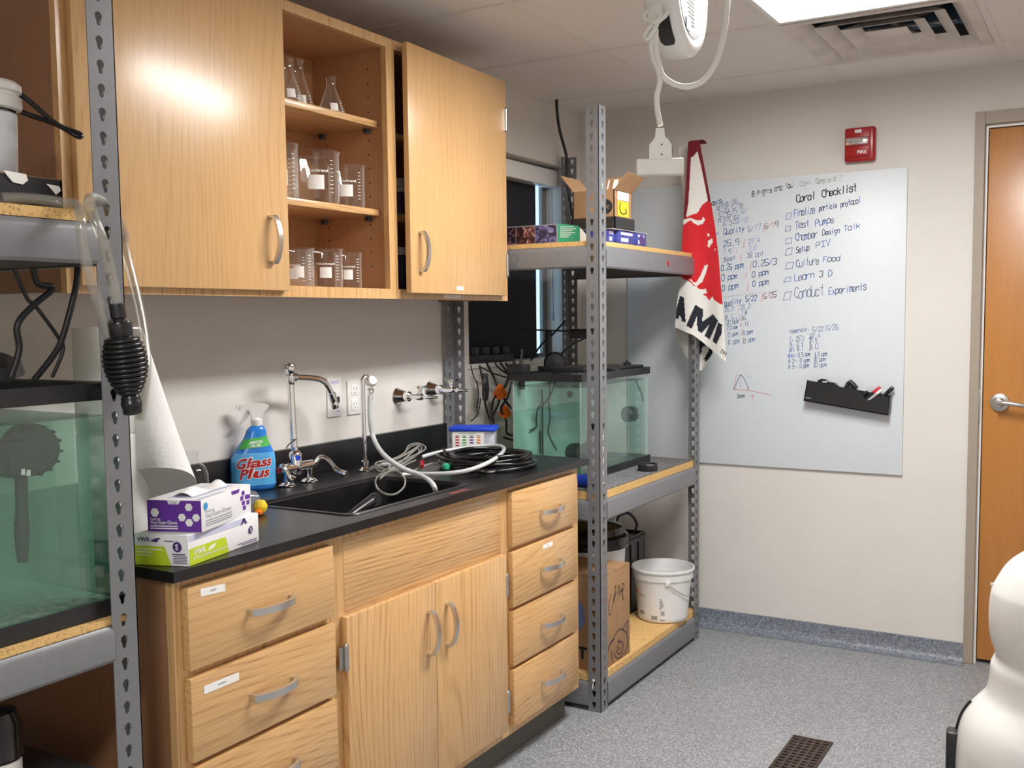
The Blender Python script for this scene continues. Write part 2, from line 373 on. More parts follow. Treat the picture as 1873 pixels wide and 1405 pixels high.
def text(mb, s, origin, xd, up, height, mat=0, width=None, wrap=None, align='L', bold=0.0, shear=0.0):
    """flat lettering from the built-in font, laid in the plane (xd, up); wrap(x, y) -> point bends it round a surface"""
    cu = bpy.data.curves.new('t', 'FONT'); cu.body = s; cu.size = 1.0; cu.offset = bold; cu.shear = shear; cu.resolution_u = 3
    ob = bpy.data.objects.new('t', cu); COL.objects.link(ob); dg = bpy.context.evaluated_depsgraph_get()
    me = ob.evaluated_get(dg).to_mesh(); vs = [v.co.copy() for v in me.vertices]; fs = [tuple(p.vertices) for p in me.polygons]
    ob.evaluated_get(dg).to_mesh_clear(); bpy.data.objects.remove(ob); bpy.data.curves.remove(cu)
    if not vs: return 0
    x0 = min(v.x for v in vs); x1 = max(v.x for v in vs); ky = height / 0.70; kx = ky if width is None else width / (x1 - x0)
    sh = {'L': -x0, 'C': -(x0 + x1) / 2, 'R': -x1}[align]
    if wrap: pts = [wrap((v.x + sh) * kx, v.y * ky) for v in vs]
    else:
        o = Vector(origin); xd = Vector(xd); up = Vector(up); pts = [o + xd * ((v.x + sh) * kx) + up * (v.y * ky) for v in vs]
    mb.add(pts, fs, mat); return (x1 - x0) * kx
rnd = random.Random(7)

# ------------------------------------------------------------------ room shell
struct('floor', MB().box(-0.02, XR, YF, 0.11, -0.05, 0.0), 'floor_vinyl')
WY0, WY1, WZ0, WZ1 = -0.985, -0.157, 1.216, 2.08      # window opening in the left wall
wl = MB()
wl.box(-0.116, 0, YF, WY0, 0, 2.5).box(-0.116, 0, WY1, 0.0, 0, 2.5).box(-0.116, 0, WY0, WY1, 0, WZ0).box(-0.116, 0, WY0, WY1, WZ1, 2.5)
struct('wall_left', wl, 'wall_paint')
DX0, DX1, DZ = 1.70, 2.70, 2.165                        # door frame outer edges
wb = MB()
wb.box(-0.116, DX0 + .02, 0, 0.12, 0, 2.5).box(DX1 - .02, XR, 0, 0.12, 0, 2.5).box(DX0 + .02, DX1 - .02, 0, 0.12, DZ - .02, 2.5).box(DX0 - .02, DX1 + .02, .10, 0.12, -.02, DZ)  # last box is an added backing that blocks sky light behind the door
struct('wall_back', wb, 'wall_paint')
struct('wall_right', MB().box(XR, XR + .1, YF, 0.12, 0, 2.5), 'wall_paint')
struct('wall_front', MB().box(-0.16, XR + .1, YF - .1, YF, 0, 2.5), 'wall_paint')
# coved vinyl base on the back wall
bb = MB()
prof = [(0.0, 0.001), (-0.05, 0.001), (-0.033, 0.004), (-0.018, 0.013), (-0.010, 0.028), (-0.007, 0.078), (0.0, 0.080)]
for xa, xb in ((0.0, DX0 + .002), (DX1, XR)):
    vs = [(x, y, z) for x in (xa, xb) for y, z in prof]; k = len(prof)
    bb.add(vs, [(i, i + 1, k + i + 1, k + i) for i in range(k - 1)] + [tuple(range(k)), tuple(range(2 * k - 1, k - 1, -1))])
struct('baseboard_back', bb, 'base_vinyl', smooth=60)
# door: painted steel frame and wood leaf
d1 = MB(); d1.box(DX0, DX0 + .035, -0.012, 0.10, 0, DZ, .002).box(DX1 - .035, DX1, -0.012, 0.10, 0, DZ, .002).box(DX0 + .035, DX1 - .035, -0.012, 0.10, DZ - .048, DZ, .002)
dr = struct('door_1', d1, 'frame_paint')
d2 = MB(); d2.box(DX0 + .033, DX0 + .044, 0.016, 0.08, 0.0, DZ - .046).box(DX1 - .044, DX1 - .033, 0.016, 0.08, 0.0, DZ - .046).box(DX0 + .044, DX1 - .044, 0.016, 0.08, DZ - .058, DZ - .046)
obj('door_stop', d2, 'white_enamel', dr, smooth=0)
dl = obj('door_leaf', MB().box(DX0 + .047, DX1 - .047, 0.026, 0.07, 0.016, DZ - .062, .0015), 'door_veneer', dr)
dh = MB(); hx, hz = 1.806, 1.049
dh.lathe([(0, 0), (.034, 0), (.036, .003), (.034, .010), (.020, .013), (.017, .018), (.016, .05), (0, .052)], (hx, 0.026, hz), (0, -1, 0), 32)
dh.tube(smooth_path([(hx, -.02, hz), (hx + .03, -.028, hz + .001), (hx + .075, -.028, hz - .004), (hx + .125, -.018, hz - .010)], 5), [.0105] * 5 + [.009] * 10 + [.007], 12)
obj('door_handle', dh, 'steel_satin', dr)
obj('strike_plate', MB().box(DX0 + .030, DX0 + .0375, -0.004, 0.02, .98, 1.10, .001), 'steel_satin', dr)
# beyond the door nothing is seen; window with black blackout shade, glass and cassette
w1 = MB(); w1.box(-.114, -.10, WY0, WY1, WZ0, WZ0 + .02).box(-.114, -.10, WY0, WY1, WZ1 - .02, WZ1).box(-.114, -.10, WY0, WY0 + .03, WZ0, WZ1).box(-.114, -.098, WY1 - .043, WY1, WZ0, WZ1)
wn = struct('window_1', w1, 'window_frame')
obj('window_glass', MB().box(-.110, -.107, WY0 + .03, WY1 - .043, WZ0 + .02, WZ1 - .02), 'window_glass', wn, smooth=0)
obj('window_sill', MB().box(-.099, .006, WY0 - .01, WY1 + .01, WZ0 - .016, WZ0 + .002, .002), 'wall_paint', wn)
sh = MB().box(-.096, -.093, WY0 + .002, -.268, WZ0 + .012, 2.0)
sh.tube([(-.0945, WY0 + .004, WZ0 + .012), (-.0945, -.27, WZ0 + .012)], .008, 8)
sd = obj('roller_shade', sh, 'shade_fabric', label='black blackout roller shade pulled down inside the window recess', cat='window shade', smooth=30)
cs = MB().box(-.098, -.035, WY0 + .002, WY1 - .003, 1.992, 2.066, .004)
obj('cassette', cs, 'white_enamel', sd)
ch = MB().tube([(-.05, -.19, 1.995), (-.05, -.188, 1.62), (-.05, -.186, 1.42)], .0022, 6).tube([(-.05, -.186, 1.42), (-.05, -.186, 1.385)], .005, 8)
obj('bead_chain', ch, 'ink_grey', sd)
# ceiling: tiles on a 0.61 m grid with openings for the troffers and the air diffuser
GX = [-0.015, 0.59, 1.20, 1.805, 2.41, 3.02]
GY = [-0.325 - 0.627 * 0 , -0.985, -1.645, -2.27, -2.88, -3.49, -4.10, -4.71, -5.32, -5.93, -6.54]
TROFF = [(1.20, 1.805, -2.27, -0.985), (1.805, 2.41, -5.93, -4.71)]
DIFF = (1.20, 1.805, -0.985, -0.325)
ce = MB()
ys = [0.0] + GY + [YF]
xs = [-.16] + GX[1:] + [XR]
for i in range(len(xs) - 1):
    for j in range(len(ys) - 1):
        x0, x1, y1, y0 = xs[i], xs[i + 1], ys[j], ys[j + 1]; cx, cy = (x0 + x1) / 2, (y0 + y1) / 2
        if any(a < cx < b and c < cy < d for a, b, c, d in TROFF + [DIFF]): continue
        ce.box(x0, x1, y0, y1, ZC, ZC + .018)
struct('ceiling', ce, 'ceiling_tile')
tb = MB()
for x in GX[1:-1]: tb.box(x - .012, x + .012, YF, 0, ZC - .003, ZC + .02)
for y in GY:
    segs = [(0, XR)]
    for a, b, c, d in TROFF:
        if c < y < d - .001 and y > c + .001: segs = [(0, a), (b, XR)]
    for a, b in segs: tb.box(a, b, y - .012, y + .012, ZC - .0032, ZC + .019)
tb.box(0, .02, YF, 0, ZC - .003, ZC + .0005).box(0, XR, -.02, 0, ZC - .0031, ZC + .0005)
for x in GX[1:-1]: pass
struct('trim_1', tb, 'grid_paint')
struct('trim_2', MB().box(-.16, XR, YF, .12, 2.52, 2.56), 'duct_dark')     # slab above the plenum
# ------------------------------------------------------------------ ceiling lights and diffuser
def troffer(x0, x1, y0, y1, label):
    t = thing('ceiling_light', ((x0 + x1) / 2, (y0 + y1) / 2, ZC - .006), label, 'ceiling light', 'recessed ceiling troffers')
    f = MB(); e = .016
    f.box(x0 + .01, x0 + .01 + e, y0 + .01, y1 - .01, ZC - .006, ZC + .012).box(x1 - .01 - e, x1 - .01, y0 + .01, y1 - .01, ZC - .006, ZC + .012)
    f.box(x0 + .01 + e, x1 - .01 - e, y0 + .01, y0 + .01 + e, ZC - .006, ZC + .012).box(x0 + .01 + e, x1 - .01 - e, y1 - .01 - e, y1 - .01, ZC - .006, ZC + .012)
    obj('frame', f, 'white_enamel', t)
    xa, xb, ya, yb = x0 + .0275, x1 - .0275, y0 + .0275, y1 - .0275; h = ZC + .075; q = .13
    r = MB()
    r.poly([(xa, ya, ZC), (xa, yb, ZC), (xa + q, yb, h), (xa + q, ya, h)]).poly([(xb, ya, ZC), (xb, yb, ZC), (xb - q, yb, h), (xb - q, ya, h)])
    r.poly([(xa, yb, ZC), (xb, yb, ZC), (xb - q, yb, h), (xa + q, yb, h)]).poly([(xa, ya, ZC), (xb, ya, ZC), (xb - q, ya, h), (xa + q, ya, h)])
    r.poly([(xa + q, ya, h), (xa + q, yb, h), (xb - q, yb, h), (xb - q, ya, h)])
    r.box(x0 + .012, x1 - .012, y0 + .012, y1 - .012, h + .002, h + .02)
    obj('reflector', r, 'white_enamel', t, smooth=0)
    l = MB(); xm = (xa + xb) / 2; hw = (xb - xa) / 2 - q + .012
    l.grid(lambda u, v: (xm - hw + 2 * hw * u, ya + .004 + (yb - ya - .008) * v, h - .004 - .05 * math.sin(math.pi * u)), 10, 2)
    obj('lens', l, 'lamp_lens', t)
    return t
troffer(*TROFF[0], 'lit white ceiling troffer next to the air diffuser at top of frame')
troffer(*TROFF[1], 'lit white ceiling troffer further from the door, overhead and out of frame')
def diffuser():
    x0, x1, y0, y1 = DIFF; cx, cy = (x0 + x1) / 2, (y0 + y1) / 2; hx, hy = (x1 - x0) / 2, (y1 - y0) / 2
    t = thing('air_diffuser', (cx, cy, ZC - .01), 'square stepped louvre air diffuser set in the ceiling beside the lit troffer', 'air vent')
    def ring(a0, a1, z0, z1, th=.002):
        m = MB(); c = [(-1, -1), (1, -1), (1, 1), (-1, 1)]
        for k in range(4):
            p, q = c[k], c[(k + 1) % 4]
            P = lambda s, a, z: (cx + s[0] * (hx - a), cy + s[1] * (hy - a), z)
            m.poly([P(p, a0, z0), P(q, a0, z0), P(q, a1, z1), P(p, a1, z1)]); m.poly([P(p, a0, z0 + th), P(q, a0, z0 + th), P(q, a1, z1 + th), P(p, a1, z1 + th)])
            m.poly([P(p, a0, z0), P(q, a0, z0), P(q, a0, z0 + th), P(p, a0, z0 + th)]); m.poly([P(p, a1, z1), P(q, a1, z1), P(q, a1, z1 + th), P(p, a1, z1 + th)])
        return m
    m = ring(.012, .05, ZC - .006, ZC - .004); r2 = ring(.05, .085, ZC - .004, ZC + .02); m.add(r2.v, r2.f)
    obj('frame', m, 'diffuser_paint', t, smooth=0)
    for a in (.10, .17):
        k = ring(a, a + .05, ZC - .008, ZC + .022 - (.004 if a > .1 else 0)); obj('louvre', k, 'diffuser_paint', t, smooth=0)
    obj('centre_plate', MB().box(cx - hx + .235, cx + hx - .235, cy - hy + .235, cy + hy - .235, ZC - .009, ZC - .006, .001), 'diffuser_paint', t)
    d = MB(); d.lathe([(.16, ZC + .08), (.16, ZC + .155)], (cx, cy, 0), n=32); d.lathe([(0, ZC + .156), (.162, ZC + .156)], (cx, cy, 0), n=32)
    d.box(x0 + .02, x1 - .02, y0 + .02, y0 + .022, ZC + .02, ZC + .08).box(x0 + .02, x1 - .02, y1 - .022, y1 - .02, ZC + .02, ZC + .08).box(x0 + .02, x0 + .022, y0 + .02, y1 - .02, ZC + .02, ZC + .08).box(x1 - .022, x1 - .02, y0 + .02, y1 - .02, ZC + .02, ZC + .08)
    d.box(x0 + .02, x1 - .02, y0 + .02, y1 - .02, ZC + .16, ZC + .165)
    obj('duct', d, 'duct_metal', t)
    b = MB().tube([(cx - .2, cy + .02, ZC + .03), (cx + .2, cy + .06, ZC + .03)], .006, 8).tube([(cx - .05, cy - .2, ZC + .035), (cx + .06, cy + .2, ZC + .035)], .006, 8)
    obj('brace', b, 'duct_metal', t)
diffuser()

# ------------------------------------------------------------------ cabinets
FX = 0.6096; DF = 0.6296                        # base face frame and drawer-front planes
def pull(parent, c, along, half, out, mat='nickel', wdt=.0075, arch=.020):
    """arched bar pull: 'along' direction, standing off along 'out'"""
    c = Vector(c); a = Vector(along); o = Vector(out); m = MB(); side = a.cross(o)
    pts = []
    for i in range(17):
        t = -1 + 2 * i / 16; h = .012 + arch * (1 - t * t) ** .8 if abs(t) < 1 else .012
        pts.append((t * half, h))
    top = [c + a * s + o * (h + .004) for s, h in pts]; bot = [c + a * s * .97 + o * (h - .004) for s, h in pts]
    n = len(pts); vs = [p + side * wdt for p in top] + [p - side * wdt for p in top] + [p - side * wdt for p in bot] + [p + side * wdt for p in bot]
    fs = []
    for i in range(n - 1):
        for k in range(4):
            k2 = (k + 1) % 4; fs.append((k * n + i, k2 * n + i, k2 * n + i + 1, k * n + i + 1))
    fs += [(0, n, 2 * n, 3 * n), (n - 1, 2 * n - 1, 3 * n - 1, 4 * n - 1)]; m.add(vs, fs)
    for s in (-1, 1): m.obox(c + a * (s * half * .94) + o * .007, a * (half * .055), side * wdt * 1.05, o * .009)
    return obj('handle', m, mat, parent, smooth=35)
def hinge(parent, x, y, z0, z1, ydir=1):
    m = MB(); m.tube([(x, y, z0), (x, y, z1)], .006, 12); m.tube([(x, y, z0 - .006), (x, y, z0)], [.003, .006], 10).tube([(x, y, z1), (x, y, z1 + .006)], [.006, .003], 10)
    m.box(x - .006, x - .004, y, y + .02 * ydir, z0 + .002, z1 - .002) if ydir > 0 else m.box(x - .006, x - .004, y - .02, y, z0 + .002, z1 - .002)
    return obj('hinge', m, 'steel_satin', parent)
def sticker(parent, x, y0, y1, z0, z1, lines=1, slant=0.0, lab='white paper label sticker'):
    m = MB(); m.add([(x, y0, z0), (x, y1, z0 + slant), (x, y1, z1 + slant), (x, y0, z1), (x + .0006, y0, z0), (x + .0006, y1, z0 + slant), (x + .0006, y1, z1 + slant), (x + .0006, y0, z1)],
        [(4, 5, 6, 7), (0, 1, 5, 4), (1, 2, 6, 5), (2, 3, 7, 6), (3, 0, 4, 7)])
    L = y1 - y0; H = z1 - z0
    for i in range(lines):
        r = random.Random(int(abs(y0) * 999) + i); p = .38; zc = z0 + H * .5 + slant * .5
        while p < .62: q = p + r.uniform(.015, .03); m.add([(x + .0009, y0 + L * p, zc - H * .08), (x + .0009, y0 + L * q, zc - H * .08), (x + .0009, y0 + L * q, zc + H * .1), (x + .0009, y0 + L * p, zc + H * .1)], [(0, 1, 2, 3)], 1); p = q + .008
    return obj('label_sticker', m, ['label_white', 'ink_grey'], parent, label=lab, smooth=0)
def carcass(t, y0, y1, toe=True, left='oak_side', right='oak_side'):
    z0 = .11
    m = MB(); m.box(.022, FX - .019, y0, y0 + .018, z0, .892).box(.022, FX - .019, y1 - .018, y1, z0, .892).box(.022, .03, y0 + .018, y1 - .018, z0, .892).box(.03, FX - .019, y0 + .018, y1 - .018, z0, z0 + .018)
    m.box(.022, .545, y0, y0 + .018, 0, z0).box(.022, .545, y1 - .018, y1, 0, z0)
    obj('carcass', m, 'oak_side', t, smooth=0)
    obj('toe_kick', MB().box(.545, .554, y0, y1, 0.001, z0 - .001), 'toe_rubber', t, smooth=0)
def frame(t, y0, y1, rails, sl, sr):
    m = MB(); m.box(FX - .019, FX, y0, y0 + sl, .11, .892).box(FX - .019, FX, y1 - sr, y1, .11, .892)
    for a, b in rails: m.box(FX - .019, FX, y0 + sl, y1 - sr, a, b)
    return obj('face_frame', m, 'oak_vertical', t, smooth=0)
ZD = [(.702, .872), (.513, .686), (.3295, .502), (.140, .318)]
def drawer(t, y0, y1, z0, z1, hy0, hy1, hz):
    d = obj('drawer', MB().box(FX, DF, y0, y1, z0, z1, .003), 'oak_horizontal', t)
    pull(d, (DF, (hy0 + hy1) / 2, hz), (0, 1, 0), (hy1 - hy0) / 2, (1, 0, 0)); return d
RAILS = [(.866, .892), (.680, .708), (.497, .518), (.313, .334), (.11, .146)]
t = thing('base_cabinet', (.31, -2.775, 0), 'oak base cabinet of four drawers under the counter end with glove boxes', 'cabinet', 'oak base cabinets')
carcass(t, -3.022, -2.53); frame(t, -3.022, -2.53, RAILS, .035, .045)
for k, (a, b) in enumerate(ZD):
    d = drawer(t, -3.001, -2.560, a, b, -2.842, -2.708, (.783, .597, .411, .228)[k])
    if k == 0: sticker(d, DF + .0003, -2.968, -2.902, .847, .863, 1, -.004)
    if k == 1: sticker(d, DF + .0003, -2.968, -2.872, .646, .663, 1, .0)
t = thing('base_cabinet', (.31, -2.14, 0), 'oak sink base cabinet with false front over two doors', 'cabinet', 'oak base cabinets')
carcass(t, -2.53, -1.745); frame(t, -2.53, -1.745, [(.866, .892), (.66, .70), (.11, .146)], .03, .03)
obj('false_front', MB().box(FX - .004, FX + .001, -2.502, -1.772, .69, .872, .0008), 'oak_bold', t)
dA = obj('door', MB().box(FX, DF, -2.531 + .012, -2.146, .140, .688, .003), 'oak_vertical', t)
pull(dA, (DF, -2.181, .559), (0, 0, 1), .062, (1, 0, 0)); hinge(dA, DF - .001, -2.5215, .560, .620, -1); hinge(dA, DF - .001, -2.5215, .20, .262, -1)
dB = obj('door', MB().box(FX, DF, -2.144, -1.771, .140, .688, .003), 'oak_vertical', t)
pull(dB, (DF, -2.094, .560), (0, 0, 1), .062, (1, 0, 0)); hinge(dB, DF - .001, -1.7685, .563, .624, 1); hinge(dB, DF - .001, -1.7685, .20, .262, 1)
t = thing('base_cabinet', (.31, -1.50, 0), 'oak base cabinet of four narrow drawers beside the steel shelving post', 'cabinet', 'oak base cabinets')
carcass(t, -1.745, -1.255); frame(t, -1.745, -1.255, RAILS, .02, .03)
for k, (a, b) in enumerate(ZD):
    d = drawer(t, -1.733, -1.298, a, b, -1.563, -1.424, (.781, .598, .413, .224)[k])
    if k == 1: sticker(d, DF + .0003, -1.543, -1.478, .658, .672)
# worktop with integral sink, backsplash
CY0, CY1 = -3.043, -1.228; ZT = .914
SX0, SX1, SY0, SY1 = .245, .570, -2.42, -1.885
t = thing('countertop', (.32, -2.14, .892), 'black epoxy laboratory countertop with a sunken sink and backsplash', 'countertop')
m = MB(); m.box(.021, SX0, CY0, CY1, .892, ZT).box(SX1, .64, CY0, CY1, .892, ZT).box(SX0, SX1, CY0, SY0, .892, ZT).box(SX0, SX1, SY1, CY1, .892, ZT)
obj('slab', m, 'epoxy_black', t, smooth=0)
obj('backsplash', MB().box(.0005, .021, CY0, -1.145, ZT, 1.005, .002), 'epoxy_black', t)
def rrect(x0, x1, y0, y1, r, z, n=6):
    P = []
    for cx, cy, a in ((x1 - r, y1 - r, 0), (x0 + r, y1 - r, 90), (x0 + r, y0 + r, 180), (x1 - r, y0 + r, 270)):
        for k in range(n + 1): b = math.radians(a + 90 * k / n); P.append((cx + r * math.cos(b), cy + r * math.sin(b), z))
    return P
m = MB(); rings = [rrect(SX0 - .016, SX1 + .012, SY0 - .016, SY1 + .016, .035, ZT + .0005), rrect(SX0 - .014, SX1 + .010, SY0 - .014, SY1 + .014, .035, ZT + .003), rrect(SX0 - .004, SX1 + .002, SY0 - .004, SY1 + .004, .04, ZT + .003), rrect(SX0 + .004, SX1 - .004, SY0 + .004, SY1 - .004, .05, ZT - .006), rrect(SX0 + .012, SX1 - .012, SY0 + .012, SY1 - .012, .05, ZT - .18), rrect(SX0 + .04, SX1 - .04, SY0 + .04, SY1 - .04, .03, ZT - .20)]
k = len(rings[0])
for i in range(len(rings) - 1): m.add(rings[i] + rings[i + 1], [(q, (q + 1) % k, k + (q + 1) % k, k + q) for q in range(k)])
m.poly(rings[-1])
obj('sink_basin', m, 'epoxy_black', t, smooth=50)
obj('red_tape', MB().box(.610, .626, -2.055, -1.965, ZT + .0002, ZT + .0008), 'worn_red', t, label='strip of worn red tape on the counter edge', smooth=0)
# wall cabinets
UX, UZ0, UZ1 = .3025, 1.4595, 2.2298
def wall_carcass(t, y0, y1, divs=()):
    m = MB(); m.box(.002, UX - .019, y0, y0 + .018, UZ0 + .01, UZ1).box(.002, UX - .019, y1 - .018, y1, UZ0 + .01, UZ1).box(.002, .008, y0, y1, UZ0 + .01, UZ1)
    m.box(.008, UX - .019, y0 + .018, y1 - .018, UZ0 + .012, UZ0 + .03).box(.008, UX - .019, y0 + .018, y1 - .018, UZ1 - .028, UZ1 - .01)
    for d in divs: m.box(.008, UX - .019, d - .009, d + .009, UZ0 + .03, UZ1 - .028)
    return m
t = thing('wall_cabinet', (.16, -2.43, UZ0), 'oak wall cabinet with a closed door and an open bay of glassware', 'cabinet', 'oak wall cabinets')
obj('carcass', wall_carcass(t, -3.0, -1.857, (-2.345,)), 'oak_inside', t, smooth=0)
m = MB(); m.box(UX - .019, UX, -3.0, -2.962, UZ0, UZ1).box(UX - .019, UX, -2.357, -2.333, UZ0, UZ1).box(UX - .019, UX, -1.886, -1.8575, UZ0, UZ1)
for a, b in ((-2.962, -2.357), (-2.333, -1.886)): m.box(UX - .019, UX, a, b, UZ0, 1.4895).box(UX - .019, UX, a, b, 2.2025, UZ1)
obj('face_frame', m, 'oak_vertical', t, smooth=0)
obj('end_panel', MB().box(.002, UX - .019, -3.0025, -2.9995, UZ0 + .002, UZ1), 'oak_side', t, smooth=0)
d = obj('door', MB().box(UX, UX + .0195, -2.977, -2.344, 1.475, 2.218, .003), 'oak_fine', t)
pull(d, (UX + .0195, -2.412, 1.604), (0, 0, 1), .062, (1, 0, 0))
for zs in (1.9715, 1.7095):
    s = obj('shelf', MB().box(.009, .262, -2.335, -1.8775, zs, zs + .019, .001), 'oak_horizontal', t)
    p = MB()
    for yy in (-1.8815,):
        for xx in (.225, .05): p.box(xx - .008, xx + .008, yy - .012, yy + .004, zs - .014, zs + .0005).tube([(xx, yy, zs - .006), (xx, yy - .012, zs - .006)], .004, 8)
    obj('shelf_clip', p, 'rack_dark', s)
p = MB()
for k in range(15):
    z = 1.56 + k * .042
    for xx in (.225, .06): p.lathe([(0, 0), (.0028, 0)], (xx, -1.8755, z), (0, -1, 0), 8)
obj('pin_holes', p, 'black_matte', t)
t = thing('wall_cabinet', (.16, -1.53, UZ0), 'oak wall cabinet with one door slightly ajar beside the window', 'cabinet', 'oak wall cabinets')
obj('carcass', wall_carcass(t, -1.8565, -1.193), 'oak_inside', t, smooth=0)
m = MB(); m.box(UX - .019, UX, -1.857, -1.846, UZ0, UZ1).box(UX - .019, UX, -1.225, -1.193, UZ0, UZ1).box(UX - .019, UX, -1.846, -1.225, UZ0, 1.4895).box(UX - .019, UX, -1.846, -1.225, 2.2025, UZ1)
obj('face_frame', m, 'oak_vertical', t, smooth=0)
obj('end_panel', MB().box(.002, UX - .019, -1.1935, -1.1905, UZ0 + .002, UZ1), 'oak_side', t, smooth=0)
for zs in (1.70, 1.95): obj('shelf', MB().box(.009, .262, -1.838, -1.212, zs, zs + .019), 'oak_horizontal', t, smooth=0)
hxp, hyp, th = UX + .002, -1.234, math.radians(2.3)
dy, dx = -math.cos(th), math.sin(th)
def ajar(s, o, z): return (hxp + dx * s + (-dy) * o, hyp + dy * s + dx * o, z)     # s along the door from the hinge, o out of it
m = MB(); wd = .609
tm = MB().box(0, wd, 0, .0195, 1.477, 2.222, .003); m.add([ajar(*p) for p in tm.v], tm.f)
d = obj('door', m, 'oak_fine', t)
cc = ajar(wd - .052, .0195, 1.604); pull(d, cc, (0, 0, 1), .062, (-dy, dx, 0)); hinge(d, UX + .019, -1.225, 1.548, 1.618, 1); hinge(d, UX + .019, -1.225, 2.055, 2.128, 1)
m = MB(); a, b = .30, .345
m.add([ajar(a, .0198, 1.491), ajar(b, .0198, 1.491), ajar(b, .0198, 1.503), ajar(a, .0198, 1.503), ajar(a + .018, .0201, 1.4955), ajar(b - .018, .0201, 1.4955), ajar(b - .018, .0201, 1.4985), ajar(a + .018, .0201, 1.4985)], [(0, 1, 2, 3)]); m.add([m.v[4], m.v[5], m.v[6], m.v[7]], [(0, 1, 2, 3)], 1)
obj('label_sticker', m, ['label_white', 'ink_grey'], d, smooth=0)
sticker(t, UX + .0003, -1.60, -1.50, 1.466, 1.4755)
